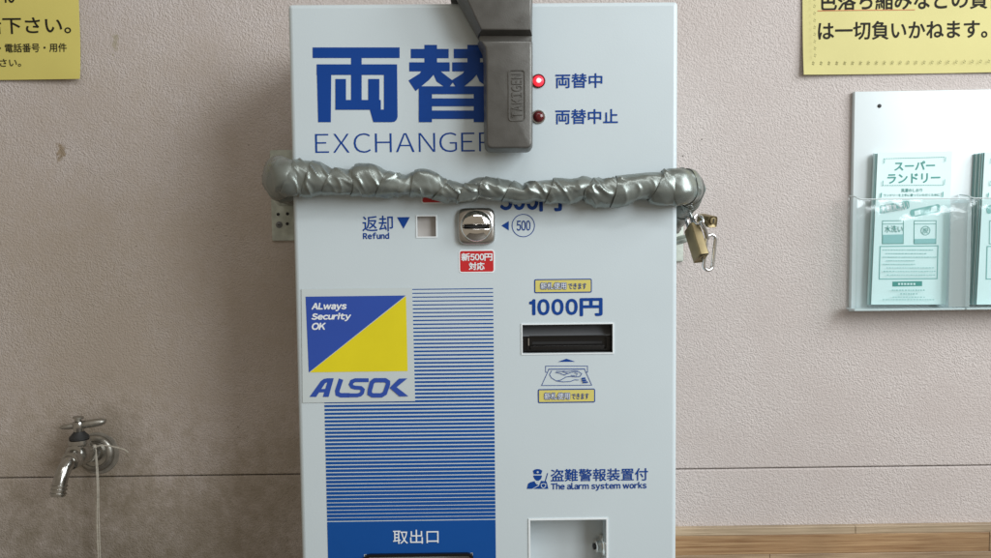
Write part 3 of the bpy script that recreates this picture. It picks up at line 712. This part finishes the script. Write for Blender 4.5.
for bi in range(len(seams) - 1):
    s0, s1 = seams[bi], seams[bi + 1]; nu, nv = 44, 72
    slant0 = 0.0045 if 7 <= bi <= 20 else 0.002; slant1 = slant0
    lap = 0.007 if bi < len(seams) - 2 else 0.0
    seed = rnd.uniform(0, 50); ph = rnd.uniform(0, 6.28); amp = rnd.uniform(0.85, 1.3) * 1.0; tw = rnd.choice([0.010, 0.014, 0.018, -0.006])
    rs = []
    for iu in range(nu + 1):
        u = iu / nu; ring_ = []
        for iv in range(nv):
            a = 2 * math.pi * iv / nv; ca, sa = math.cos(a), math.sin(a)
            s = s0 + (s1 + lap - s0) * u + (slant0 * sa + 0.0012 * noise.noise(Vector((seed, a * 0.7, bi if u > .5 else bi - 1.0)))) * (1 if 0 < s0 else u)
            s = max(0.0, min(SL[-1], s))
            c = cr(pts, s); T = (cr(pts, s + 0.002) - cr(pts, s - 0.002)).normalized()
            N1 = (Vector((0, 0, 1)) - T * T.z).normalized(); N2 = N1.cross(T)     # up, and outward from the machine
            k1, k2 = cr(rv, s), cr(rdp, s)
            # diagonal pulled creases and soft dents
            q = s + tw * math.sin(a + ph * 0.2)
            n1 = noise.noise(Vector((q * 75, ca * 0.38 + seed, sa * 0.38)))
            n2 = noise.noise(Vector((s * 55 + 9, ca * 0.9 + 2.2, sa * 1.3 + 3)))
            n3 = noise.noise(Vector((q * 210, ca * 1.0 + seed, sa * 1.0 + 7)))
            gate = 0.12 + 0.88 * max(0.0, min(1.0, 0.5 + 1.6 * noise.noise(Vector((s * 40 + seed, sa * 1.5, ca * 1.5 + 11)))))
            sf = min(1.0, u / 0.10) * min(1.0, (1 - u) / 0.30)
            cre = (1 - min(1.0, abs(n1) * 3.0)) ** 2.0
            d = (-0.0003 + (0.0021 * cre * gate + 0.0005 * n3 * gate) * sf + 0.0012 * n2) * amp
            ed = max(0.0, 1 - u / 0.12)
            d += 0.0010 * (1 - u) - 0.0009 * u + 0.0004 * ed * noise.noise(Vector((a * 3, seed, 1)))
            d = d * (0.35 if s0 == 0 else 1)
            if bi >= len(seams) - 6: d -= 0.4 * (0.0010 * (1 - u) - 0.0009 * u)
            ring_.append(c + N1 * (k1 * 0.965 + d) * sa + N2 * (k2 + d) * ca)
        rs.append(ring_)
    # turn the starting edge in so that it reads as a tape edge lying on the winding before
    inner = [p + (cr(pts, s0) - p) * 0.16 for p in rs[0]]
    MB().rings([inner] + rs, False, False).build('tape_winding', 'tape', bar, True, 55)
    wo = bar.children[-1].data; wo.materials.append(M['tape_dark'])
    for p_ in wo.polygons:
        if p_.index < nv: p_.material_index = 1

# ------------------------------------------------------------------ wall brackets
def bracket(boxes, label_, hol, scr):
    xs_ = [b_[0] for b_ in boxes] + [b_[2] for b_ in boxes]
    c = P((min(xs_) + max(xs_)) / 2, boxes[0][3], WY - 0.002)
    t = thing('steel_bracket', c, label_, 'bracket')
    x0, y0, x1, y1 = boxes[0]; Yp = WY - 0.0035
    B = (P(x0, y1, Yp).x, P(x0, y1, Yp).z, P(x1, y1, Yp).x, P(x0, y0, Yp).z)
    plate('bracket_plate', rrect(*B, 0.002), Yp, WY - 0.0003, 'steel', t, 0.0007)
    for hx, hy in hol:
        c = P(hx, hy, Yp); MB().lathe([(0, 0.0030), (0.0006, 0.0030), (0.0007, 0.0024), (0.0002, 0.0018), (0.00012, 0)], (c.x, Yp + 0.0003, c.z), (0, -1, 0), 18).build('screw_hole', 'steel', t, True)
        MB().lathe([(0, 0.0019), (0.0001, 0.0018)], (c.x, Yp - 0.0002, c.z), (0, -1, 0), 14).build('hole_shade_disc', 'dark', t)  # dark disc painted in for the shade inside the screw hole
    for hx, hy in scr:
        c = P(hx, hy, Yp); s = MB().lathe([(0, 0.0040), (0.0008, 0.0040), (0.0019, 0.0026), (0.0021, 0)], (c.x, Yp + 0.0002, c.z), (0, -1, 0), 20).build('screw', 'greyplastic', t, True)
        MB().box((c.x - 0.0016, Yp - 0.0024, c.z - 0.0004), (c.x + 0.0016, Yp - 0.0014, c.z + 0.0004)).build('screw_slot', 'dark', s)
    return t
lbk = bracket([(272.0, 150.0, 300.0, 240.8)], 'galvanised steel wall bracket with screw holes below the bar end farthest from the padlocks', [(278.2, 214.4), (287.6, 213.8), (287.4, 223.8)], [(279.2, 224.8)])
c = P(283, 199, 0.135)
MB().lathe([(0, 0.007), (0.03, 0.007), (0.032, 0.0085), (0.038, 0.0085), (0.040, 0.006)], (c.x, WY - 0.003, c.z), (0, -1, 0), 20).build('anchor_bolt', 'steel', lbk, True)
rbk = bracket([(655.0, 205.0, 683.5, 262.0)], 'steel wall bracket tucked behind the machine edge below the padlocks', [(680.5, 241)], [])
c = P(681.5, 233, 0.13)
MB().tube([(c.x + 0.010 * math.cos(t), 0.135 + 0.028 * math.sin(t), c.z - 0.008 + 0.004 * math.cos(t)) for t in (2 * math.pi * k / 28 for k in range(28))], 0.0026, 10, True).build('anchor_eye', 'steel', rbk, True)

# ------------------------------------------------------------------ padlocks and link
def xf(mb, M4):
    mb.v = [M4 @ v for v in mb.v]; return mb
def padlock(c, sx, sy, sz, rx, ry, rz, label_, sh=True):
    t = thing('padlock', c, label_, 'padlock')
    M4 = Matrix.Translation(c) @ Matrix.Rotation(R(rz), 4, 'Z') @ Matrix.Rotation(R(ry), 4, 'Y') @ Matrix.Rotation(R(rx), 4, 'X')
    rs = []
    for k in range(4):
        a = R(30 * k); ins = 0.0012 * (1 - math.sin(a)); rs.append([(x, y, -sz / 2 + 0.0012 * (1 - math.sin(a)) * 0 + (0.0012 * (1 - math.cos(R(90 - 30 * k))) if k < 3 else 0.0012)) for x, y in rrect(-sx / 2 + ins, -sy / 2 + ins, sx / 2 - ins, sy / 2 - ins, 0.0022, 4)])
    top = [[(x, y, sz / 2 - (p[2] + sz / 2)) for (x, y, _), p in zip(r, r)] for r in reversed(rs)]
    xf(MB().rings(rs + top), M4).build('lock_body', 'brass', t, True, 45)
    cyl = xf(MB().lathe([(0, 0.0036), (0.0005, 0.0036), (0.0006, 0.0032)], (0, -sy * 0.12, -sz / 2), (0, 0, -1), 20), M4).build('key_cylinder', 'brass', t, True)
    xf(MB().box((-0.0006, -sy * 0.12 - 0.0024, -sz / 2 - 0.0009), (0.0006, -sy * 0.12 + 0.0024, -sz / 2 - 0.0004)), M4).build('keyhole', 'dark', cyl)
    if sh:
        hw = sy * 0.30; p = [(0, -hw, sz / 2 - 0.004), (0, -hw, sz / 2 + 0.008)] + [(0, -hw * math.cos(R(18 * k)), sz / 2 + 0.009 + hw * math.sin(R(18 * k))) for k in range(11)] + [(0, hw, sz / 2 + 0.008), (0, hw, sz / 2 - 0.004)]
        xf(MB().tube(p, 0.0022, 10), M4).build('shackle', 'bright_steel', t, True)
    return t
padlock(P(696.4, 242.5, 0.030), 0.0105, 0.022, 0.037, -28, -6, 8, 'brass padlock hanging vertically from the taped bar end beside the machine')
padlock(P(707.0, 220.5, 0.050), 0.0110, 0.012, 0.022, -80, 0, 18, 'small brass padlock end poking out level above the steel link', False)
lnk = thing('snap_link', P(706, 272, 0.02), 'bright steel snap link hanging next to the brass padlock', 'link')
lc = P(709.6, 252.5, 0.030); hx_, hz_ = 0.0052, 0.0185
pp = []
for k in range(40):
    t = 2 * math.pi * k / 40; x = hx_ * math.cos(t); z = (hz_ - hx_) * (1 if math.sin(t) >= 0 else -1) + hx_ * math.sin(t)
    pp.append(Matrix.Rotation(R(6), 3, 'Y') @ Vector((x, 0.3 * x, z)) + lc)
MB().tube(pp, 0.0019, 10, True).build('link_ring', 'bright_steel', lnk, True, 80)
q0, q1 = P(701.0, 221.5, 0.022), P(707.6, 239.0, 0.029)
MB().tube([q0, q0.lerp(q1, 0.5) + Vector((0.0007, -0.001, 0.0005)), q1], 0.0022, 10).build('link_gate', 'bright_steel', lnk, True)
q2 = P(698.5, 219.5, 0.030)
MB().tube([q2 + Vector((0.0048 * math.cos(t), 0.003 * math.sin(t), 0.0048 * math.sin(t))) for t in (2 * math.pi * k / 20 for k in range(20))], 0.0014, 8, True).build('swivel_ring', 'bright_steel', lnk, True)

# ------------------------------------------------------------------ paper notices
def notice(name, quad, m, label_, Y):
    pts_ = ccw(pxpoly(quad, Y)); t = thing(name, (sum(p[0] for p in pts_) / 4, Y, min(p[1] for p in pts_)), label_, 'notice')
    # a sheet with a slight wave
    (xa, za), (xb, zb_) = (min(p[0] for p in pts_), min(p[1] for p in pts_)), (max(p[0] for p in pts_), max(p[1] for p in pts_))
    TLx = sorted(pts_, key=lambda p: p[1]); lo2 = sorted(TLx[:2]); hi2 = sorted(TLx[2:]); nx, nz = 40, 20
    mb = MB(); gridp = []
    for yo in (0.0, 0.0006):
        for j in range(nz + 1):
            for i in range(nx + 1):
                a = Vector(lo2[0]).lerp(Vector(lo2[1]), i / nx); c = Vector(hi2[0]).lerp(Vector(hi2[1]), i / nx); p = a.lerp(c, j / nz); gridp.append((p.x, Y + yo, p.y))
    n1 = (nx + 1) * (nz + 1); id_ = lambda k, i, j: k * n1 + j * (nx + 1) + i; ff = []
    for j in range(nz):
        for i in range(nx):
            ff.append((id_(0, i, j), id_(0, i + 1, j), id_(0, i + 1, j + 1), id_(0, i, j + 1))); ff.append((id_(1, i, j), id_(1, i, j + 1), id_(1, i + 1, j + 1), id_(1, i + 1, j)))
    for i in range(nx):
        for j in (0, nz): ff.append((id_(0, i, j), id_(0, i + 1, j), id_(1, i + 1, j), id_(1, i, j)))
    for j in range(nz):
        for i in (0, nx): ff.append((id_(0, i, j), id_(0, i, j + 1), id_(1, i, j + 1), id_(1, i, j)))
    mb.add(gridp, ff); mb.build('paper', m, t, True, 40)
    return t
Yl = WY - 0.0022
nl = notice('paper_notice', [(-190, -70), (75.8, -70), (82.0, 79.6), (-190, 80.6)], 'paper_l', 'dull yellow laminated notice with one short paragraph, above the faucet', Yl)
text('10', (3.5, -14, 15.8, 3.2), 'ink', nl, Y=Yl, gap=0.12, bold=0.25)
text('話下さい。', (-17.4, 16.8, 71.4, 34.0), 'ink', nl, Y=Yl, bold=0.25)
text('・電話番号・用件', (-0.8, 43.4, 67.6, 52.4), 'ink', nl, Y=Yl, bold=0.12)
text('さい。', (0.2, 58.8, 21.8, 66.8), 'ink', nl, Y=Yl, bold=0.10)
nr = notice('paper_notice', [(802.6, -80), (1170, -84), (1170, 69.5), (802.4, 75.2)], 'paper_r', 'pale yellow notice with bold black lines and patterned border above the leaflet holder', Yl)
text('色落ち縮みなどの責任', (818.6, -11.5, 1006.0, 9.8), 'ink', nr, Y=Yl, bold=0.38, tilt=R(0.35))
text('は一切負いかねます。', (817.6, 20.6, 986.8, 39.4), 'ink', nr, Y=Yl, bold=0.38, tilt=R(0.35))
flat('underline', ribbon([(817.2 + 97.8 * k / 30, 10.9 - 1.3 * k / 30) for k in range(31)], 0.8), 'orange', nr, Y=Yl, lift=2 * OFF, step=0)
mk = []
def mark(x, y):
    k = 0.62
    return [[(x - 1.6 * k, y - 2.6 * k), (x + 0.2 * k, y - 2.0 * k), (x - 0.6 * k, y - 0.6 * k)], [(x + 0.4 * k, y - 1.6 * k), (x + 2.4 * k, y - 2.2 * k), (x + 1.2 * k, y + 0.4 * k)],
            [(x - 2.2 * k, y + 0.2 * k), (x - 0.2 * k, y + 0.2 * k), (x - 1.0 * k, y + 2.4 * k)], [(x + 0.2 * k, y + 0.8 * k), (x + 1.4 * k, y + 1.2 * k), (x + 0.4 * k, y + 3.4 * k)], [(x - 0.5, y - 3.6 * k), (x + 0.4, y - 3.6 * k), (x, y - 2.6 * k)]]
for i in range(46): mk += mark(812.2 + 7.93 * i, 63.9 - 0.0105 * 7.93 * i)
for i in range(1, 19): mk += mark(812.4 - 0.02 * i, 63.9 - 7.0 * i)
o = flat('border_print', mk, 'olive', nr, Y=Yl); o['kind'] = 'stuff'

def ripple(t, x_e, z_e, sgn):
    """the sheets are not dead flat: a soft wave, and the free corner stands off the wall"""
    for ch in t.children:
        wl = WL[ch.name]
        for v in ch.data.vertices:
            X, Z = wl.x + v.co.x, wl.z + v.co.z
            k = max(0.0, 1 - math.hypot((X - x_e) / 0.10, (Z - z_e) / 0.07))
            v.co.y -= 0.0010 * (1 + math.sin(X * 38 + Z * 14)) * 0.5 + 0.0045 * k * k + 0.0006 * (1 + math.sin(Z * 70 + X * 9)) * 0.5
ripple(nl, P(82, 80, Yl).x, P(82, 80, Yl).z, 1); ripple(nr, P(802, 75, Yl).x, P(802, 75, Yl).z, -1)

# ------------------------------------------------------------------ leaflet holder
Yh = WY - 0.0065
hold = thing('leaflet_holder', P(930, 311, Yh), 'white leaflet holder with clear acrylic pockets screwed to the wall', 'holder')
plate('back_panel', pxpoly([(854.8, 91.4), (1120, 87.0), (1120, 307.5), (850.9, 311.6)], Yh), Yh, WY - 0.0005, 'holder', hold, 0.0008)
for hx, hy in ((879.4, 105.8), (1050, 103)):
    c = P(hx, hy, Yh); MB().lathe([(0, 0.0024), (0.0008, 0.0022), (0.0011, 0.0012), (0.0011, 0)], (c.x, Yh, c.z), (0, -1, 0), 16).build('screw', 'dark', hold, True)
Yp = Yh - 0.024
zt = P(910, 199.5, Yp).z; zbt = P(910, 311.2, Yp).z + 0.001
def pocket(xa, xb, nm):
    A0, A1 = P(xa, 260, Yp).x, P(xb, 260, Yp).x
    MB().box((A0, Yp, zbt), (A1, Yp + 0.002, zt)).build('pocket_front', 'clear', hold)
    MB().box((A0, Yp + 0.0021, zbt + 0.002), (A0 + 0.002, Yh - 0.0002, zt + 0.004)).build('pocket_side', 'clear', hold)
    MB().box((A1 - 0.002, Yp + 0.0021, zbt + 0.002), (A1, Yh - 0.0002, zt)).build('pocket_side', 'clear', hold)
    MB().box((A0, Yp + 0.0021, zbt), (A1, Yh - 0.0002, zbt + 0.0019)).build('pocket_floor', 'frost', hold)
    MB().tube([(A0 + 0.0008, Yh - 0.002, zt + 0.006), (A0 + 0.0008, Yp + 0.008, zt + 0.0045), (A0 + 0.0015, Yp + 0.002, zt + 0.0022), (A0 + 0.005, Yp + 0.001, zt + 0.0009), (A1, Yp + 0.001, zt + 0.0009)], 0.0008, 8).build('pocket_lip', 'frost', hold, True)
pocket(856.5, 967.5, 'a'); pocket(969.0, 1080, 'b')
# pocket divider strip, its white reflection painted in as milky film
MB().box((P(945.5, 260, Yp + .012).x, Yp + 0.0036, zbt + 0.003), (P(966, 260, Yp + .012).x, Yp + 0.0040, P(955, 203, Yp).z)).build('divider_strip', 'film', hold)

def leaflet_sheet(quad, Y, th, m): 
    return plate('leaflet', pxpoly(quad, Y), Y, Y + th, m, None, 0, smooth=False)
Y1 = Yh - 0.012
for k in range(3):
    yy = Y1 + 0.0016 + 0.0028 * (k)
    o = leaflet_sheet([(876.0 - 0.9 * k, 153.6 - 0.2 * k), (949, 151.6), (943.5, 304.6), (869.6 - 0.9 * k, 304.8)], yy, 0.0022, 'aqua_shaded' if k == 0 else 'aqua')
    tag(o, 'aqua leaflet stacked behind the one showing washer drawings', 'leaflet', 'leaflets in the washer drawing pocket')
lf = thing('leaflet', P(908, 304, Y1), 'aqua laundry leaflet showing two washer drawings behind the clear pocket', 'leaflet')
plate('sheet', pxpoly([(877.8, 153.2), (952.2, 151.0), (945.8, 304.4), (871.2, 304.6)], Y1), Y1, Y1 + 0.0012, 'aqua', lf, 0, smooth=False)
def ptext(s, box, m='teal', **kw): return text(s, box, m, lf, Y=Y1, **kw)
ptext('スーパー', (894.4, 161.0, 935.0, 170.2), bold=0.32, tilt=R(0.8))
ptext('ランドリー', (887.4, 173.3, 940.2, 183.0), bold=0.32, tilt=R(0.8))
ptext('洗濯のしおり', (901.0, 188.4, 922.2, 192.0), bold=0.05)
ptext('ランドリーを上手に使っていただくために', (883.6, 193.6, 939.6, 196.5), bold=0.03)
ZZ = lambda pts: [(840 + x / 4.65, 80 + y / 4.65) for x, y in pts]
fr_ = []
for a_, b_ in (((203, 366), (488, 358)), ((196, 490), (482, 488))):
    for k in range(26):
        t0, t1 = k / 26, (k + 0.6) / 26; f = lambda t: (a_[0] + (b_[0] - a_[0]) * t, a_[1] + (b_[1] - a_[1]) * t)
        fr_ += ribbon(ZZ([f(t0), f(t1)]), 0.6)
fr_ += ribbon(ZZ([(205, 366), (203, 388)]), 0.6) + ribbon(ZZ([(488, 358), (487, 380)]), 0.6) + ribbon(ZZ([(198, 468), (196, 490)]), 0.6) + ribbon(ZZ([(484, 462), (482, 488)]), 0.6)
fr_ += ribbon(ZZ([(190, 525), (187, 547)]), 1.0) + ribbon(ZZ([(476, 520), (474, 544)]), 1.0)
flat('title_frame', fr_, 'teal', lf, Y=Y1)['kind'] = 'stuff'
YY = lambda pts: [(840 + x / 4.29, 190 + y / 4.29) for x, y in pts]
flat('badge', [YY([(168, 72), (174, 66), (288, 46), (296, 50), (298, 72), (292, 80), (178, 102), (170, 98)])], 'teal_soft', lf, Y=Y1)
ptext('大物水洗い', (880.5, 202.3, 908.2, 212.0), 'white', bold=0.08, tilt=R(9.5), lift=2 * OFF)
flat('badge', [YY([(300, 92), (306, 84), (420, 60), (428, 66), (430, 88), (424, 96), (310, 116), (302, 112)])], 'teal_soft', lf, Y=Y1)
flat('badge_print', [YY([(318, 90), (344, 84), (346, 104), (320, 110)]), YY([(388, 74), (414, 69), (416, 90), (390, 95)])], 'aqua', lf, Y=Y1, lift=2 * OFF)
for (a_, b_) in ((182, 272), (318, 412)):
    flat('washer_drawing', ribbon(YY([(a_, 132), (b_, 131), (b_ - 1, 230), (a_ - 1, 231)]), 0.55, True) + ribbon(YY([(a_, 146), (b_, 145)]), 0.45), 'teal', lf, Y=Y1)
flat('washer_tint', [YY([(184, 192), (270, 190), (269, 228), (183, 229)])], 'teal_tint', lf, Y=Y1)
flat('washer_tint', [YY([(320, 210), (410, 208), (409, 228), (319, 229)])], 'teal_tint', lf, Y=Y1)
ptext('水洗い', (884.6, 225.6, 902.6, 232.4), bold=0.05)
flat('dial_drawing', ribbon([(925.4 + 4.4 * math.cos(k * math.pi / 12), 230.6 + 4.4 * math.sin(k * math.pi / 12)) for k in range(24)], 0.5, True), 'teal', lf, Y=Y1)
ptext('脱', (922.6, 227.8, 928.2, 233.4))
flat('text_box', ribbon(YY([(172, 242), (420, 239), (416, 380), (168, 382)]), 0.9, True), 'teal_soft', lf, Y=Y1)
tl = []; rr_ = random.Random(3)
for r_ in range(8):
    x = 182 + (14 if r_ % 2 else 0); end = 405 - rr_.choice([0, 10, 90, 40])
    while x < end:
        wd = rr_.uniform(4, 9); y = 256 + r_ * 15.2
        tl.append(YY([(x, y), (x + wd, y - 0.3), (x + wd, y + 3.0), (x, y + 3.2)])); x += wd + rr_.uniform(3, 6)
for (xa, xb, y, hh) in ((217, 360, 427, 4), (252, 328, 443, 4), (220, 355, 457, 3), (176, 398, 468, 3)):
    x = xa
    while x < xb:
        wd = rr_.uniform(4, 9); tl.append(YY([(x, y), (x + wd, y - 0.3), (x + wd, y + hh), (x, y + hh)])); x += wd + rr_.uniform(3, 6)
o = flat('small_print', tl, 'teal_soft', lf, Y=Y1); o['kind'] = 'stuff'
flat('footer_bar', [YY([(225, 393), (352, 391), (352, 412), (225, 414)])], 'teal', lf, Y=Y1)
flat('footer_print', [YY([(248 + 13 * k, 399), (257 + 13 * k, 399), (257 + 13 * k, 407), (248 + 13 * k, 407)]) for k in range(6)], 'aqua', lf, Y=Y1, lift=2 * OFF)
# second pocket: a thicker stack
for k in range(5):
    yy = Y1 + 0.0010 + 0.0022 * k
    o = leaflet_sheet([(984.4 - 2.0 * (k + 1), 152.6 + 0.3 * k), (1058 - k, 151), (1052 - k, 304), (976.4 - 1.9 * (k + 1), 304.6)], yy, 0.0012, 'aqua_shaded' if k % 2 == 0 else 'aqua')
    tag(o, 'aqua leaflet in the thick stack beyond the holder divider', 'leaflet', 'leaflets stacked beyond the divider')
lf2 = thing('leaflet', P(1015, 304, Y1), 'foremost aqua leaflet of the thick stack beyond the holder divider', 'leaflet')
plate('sheet', pxpoly([(984.8, 152.4), (1059, 150.6), (1053, 304), (976.6, 304.6)], Y1 - 0.0008), Y1 - 0.0008, Y1 + 0.0004, 'aqua', lf2, 0, smooth=False)
Y2 = Y1 - 0.0008
dx = 107.0
sh_ = lambda polys: [[(x + dx, y) for x, y in q] for q in polys]
flat('title_frame', sh_(fr_), 'teal', lf2, Y=Y2)['kind'] = 'stuff'
flat('badge', sh_([YY([(168, 72), (174, 66), (288, 46), (296, 50), (298, 72), (292, 80), (178, 102), (170, 98)])]), 'teal_soft', lf2, Y=Y2)
flat('washer_drawing', sh_(ribbon(YY([(182, 132), (272, 131), (271, 230), (181, 231)]), 0.55, True)), 'teal', lf2, Y=Y2)
flat('text_box', sh_(ribbon(YY([(172, 242), (420, 239), (416, 380), (168, 382)]), 0.9, True)), 'teal_soft', lf2, Y=Y2)

# ------------------------------------------------------------------ faucet
w0 = P(97.0, 452.5, WY); fx, fz = w0.x, w0.z
fa = thing('faucet', (fx, WY, fz), 'worn chrome wall faucet with lever handle and short curved spout', 'faucet')
yy = lambda d: WY - d
MB().lathe([(0, 0.0225), (0.003, 0.0228), (0.0055, 0.0215), (0.0072, 0.0185), (0.0075, 0.0165), (0.0062, 0.0155), (0.0058, 0.009)], (fx, WY - 0.0002, fz), (0, -1, 0), 40).build('escutcheon', 'faucet_dull', fa, True)
MB().lathe([(0, 0.0262), (0.0010, 0.0255), (0.0016, 0.0232)], (fx + 0.001, WY - 0.0001, fz - 0.001), (0, -1, 0), 36).build('sealant_ring', 'caulk', fa, True)
ax = Vector((0, -1, 0.26)).normalized()
MB().lathe([(0.004, 0.0110), (0.014, 0.0110), (0.016, 0.0092), (0.024, 0.0092), (0.028, 0.0125), (0.036, 0.0142), (0.045, 0.0138), (0.051, 0.0120), (0.054, 0.0090)], (fx, WY, fz), ax, 28).build('valve_body', 'faucet', fa, True)
VD = 0.0385; vz = fz + 0.0095; bz = vz + 0.008
MB().lathe([(0, 0.0112), (0.004, 0.0108), (0.0045, 0.0124), (0.0095, 0.0124), (0.010, 0.0105)], (fx, yy(VD), bz), (0, 0, 1), 28).build('bonnet_collar', 'faucet', fa, True)
MB().lathe([(0, 0.0108), (0.0025, 0.0108), (0.0075, 0.0064), (0.0085, 0.0060)], (fx, yy(VD), bz + 0.0102), (0, 0, 1), 24).build('packing_nut', 'rubber', fa, True)
MB().lathe([(0, 0.0055), (0.003, 0.0062), (0.009, 0.0072), (0.0120, 0.0062), (0.0130, 0.003)], (fx, yy(VD), bz + 0.0188), (0, 0, 1), 24).build('handle_hub', 'faucet', fa, True)
hz = bz + 0.0262
def arm(dirx, ln, prof_):
    rs = []
    for k, (t, hw, hh) in enumerate(prof_):
        c = Vector((fx + dirx * ln * t, yy(VD) + 0.006 * dirx * t, hz + 0.0030 * t * (1 if dirx > 0 else -0.4)))
        rs.append([c + Vector((0, hw * math.cos(2 * math.pi * j / 16), hh * math.sin(2 * math.pi * j / 16))) for j in range(16)])
    MB().rings(rs).build('lever_arm', 'faucet_dull', fa, True, 60)
arm(1, 0.029, [(0, 0.0050, 0.0042), (0.25, 0.0052, 0.0046), (0.6, 0.0058, 0.0050), (0.85, 0.0052, 0.0042), (0.97, 0.0036, 0.0026), (1, 0.001, 0.001)])
arm(-1, 0.019, [(0, 0.0046, 0.0042), (0.4, 0.0040, 0.0034), (0.85, 0.0034, 0.0026), (1, 0.001, 0.001)])
MB().lathe([(0, 0.0036), (0.003, 0.0036), (0.0031, 0.0060), (0.0048, 0.0060), (0.0052, 0.0040), (0.0052, 0)], (fx - 0.0005, yy(VD), bz + 0.0316), (0.08, 0, 1), 20).build('cap_screw', 'faucet_dull', fa, True)
sp = []
for k in range(21):
    t = k / 20; a = t * 1.30
    sp.append(Vector((fx - 0.0065 * t, yy(0.046 + 0.030 * math.sin(a) / math.sin(1.3)), vz - 0.002 - 0.036 * (1 - math.cos(a)) / (1 - math.cos(1.3)) * (0.35 + 0.65 * t))))
spr = [0.0080 if k < 9 else 0.0076 for k in range(21)]
spout = MB().tube(sp, spr, 20).build('spout', 'faucet', fa, True, 70)
tg = (sp[20] - sp[17]).normalized()
for off_ in (0.0030, 0.0075, 0.0115):
    c = sp[20] - tg * off_; MB().lathe([(-0.001, 0.0075), (-0.0006, 0.0088), (0.0006, 0.0088), (0.001, 0.0075)], c, tg, 24).build('spout_ridge', 'faucet', spout, True)
MB().lathe([(0.0, 0.0063), (0.0003, 0.0062)], sp[20], tg, 20).build('spout_opening', 'dark', spout)
MB().lathe([(0, 0.0110), (0.005, 0.0114), (0.0085, 0.0105), (0.009, 0.0085)], (fx - 0.0006, yy(0.050), vz - 0.0022), (-0.1, -1, -0.10), 24).build('spout_nut', 'faucet', fa, True)

# string tied round the faucet
kn = Vector((fx + 0.0095, yy(0.024), fz + 0.0135))
st_ = thing('string', kn, 'thin hemp string knotted round the faucet and hanging down', 'string')
loop = [(fx + 0.0108 * math.cos(t), yy(0.023) + 0.0008 * math.sin(2 * t), fz + 0.006 + 0.0108 * math.sin(t)) for t in (2 * math.pi * k / 28 for k in range(28))]
MB().tube(loop, 0.0011, 8, True).build('loop', 'string', st_, True)
MB().lathe([(-0.0030, 0.0008), (-0.0018, 0.0024), (0, 0.0030), (0.0018, 0.0024), (0.0030, 0.0008)], kn, (0.5, -0.6, 0.5), 14).build('knot', 'string', st_, True, 80)
def cord(name, ctrl, r):
    ps = []
    for i in range(len(ctrl) - 1):
        for k in range(8):
            t = k / 8; p0, p1, p2, p3 = [Vector(ctrl[max(0, min(len(ctrl) - 1, i + j))]) for j in (-1, 0, 1, 2)]
            ps.append(0.5 * ((2 * p1) + (p2 - p0) * t + (2 * p0 - 5 * p1 + 4 * p2 - p3) * t * t + (3 * p1 - p0 - 3 * p2 + p3) * t ** 3))
    ps.append(Vector(ctrl[-1])); MB().tube(ps, r, 8).build(name, 'string', st_, True)
cord('tail', [kn, kn + Vector((0.010, 0.001, 0.0015)), kn + Vector((0.022, 0.003, -0.001)), kn + Vector((0.034, 0.004, -0.005)), kn + Vector((0.038, 0.005, -0.009))], 0.0010)
cord('hanging_strand', [kn, kn + Vector((0.0012, 0, -0.012)), kn + Vector((0.0022, -0.001, -0.03)), kn + Vector((0.0014, 0, -0.06)), kn + Vector((-0.0010, 0.001, -0.10)), kn + Vector((-0.0005, 0, -0.19))], 0.0009)
cord('hanging_strand', [kn + Vector((0.0008, 0.001, 0)), kn + Vector((0.0022, 0.0012, -0.02)), kn + Vector((0.0032, 0, -0.05)), kn + Vector((0.0016, 0.001, -0.085)), kn + Vector((0.0008, 0.0012, -0.19))], 0.0008)
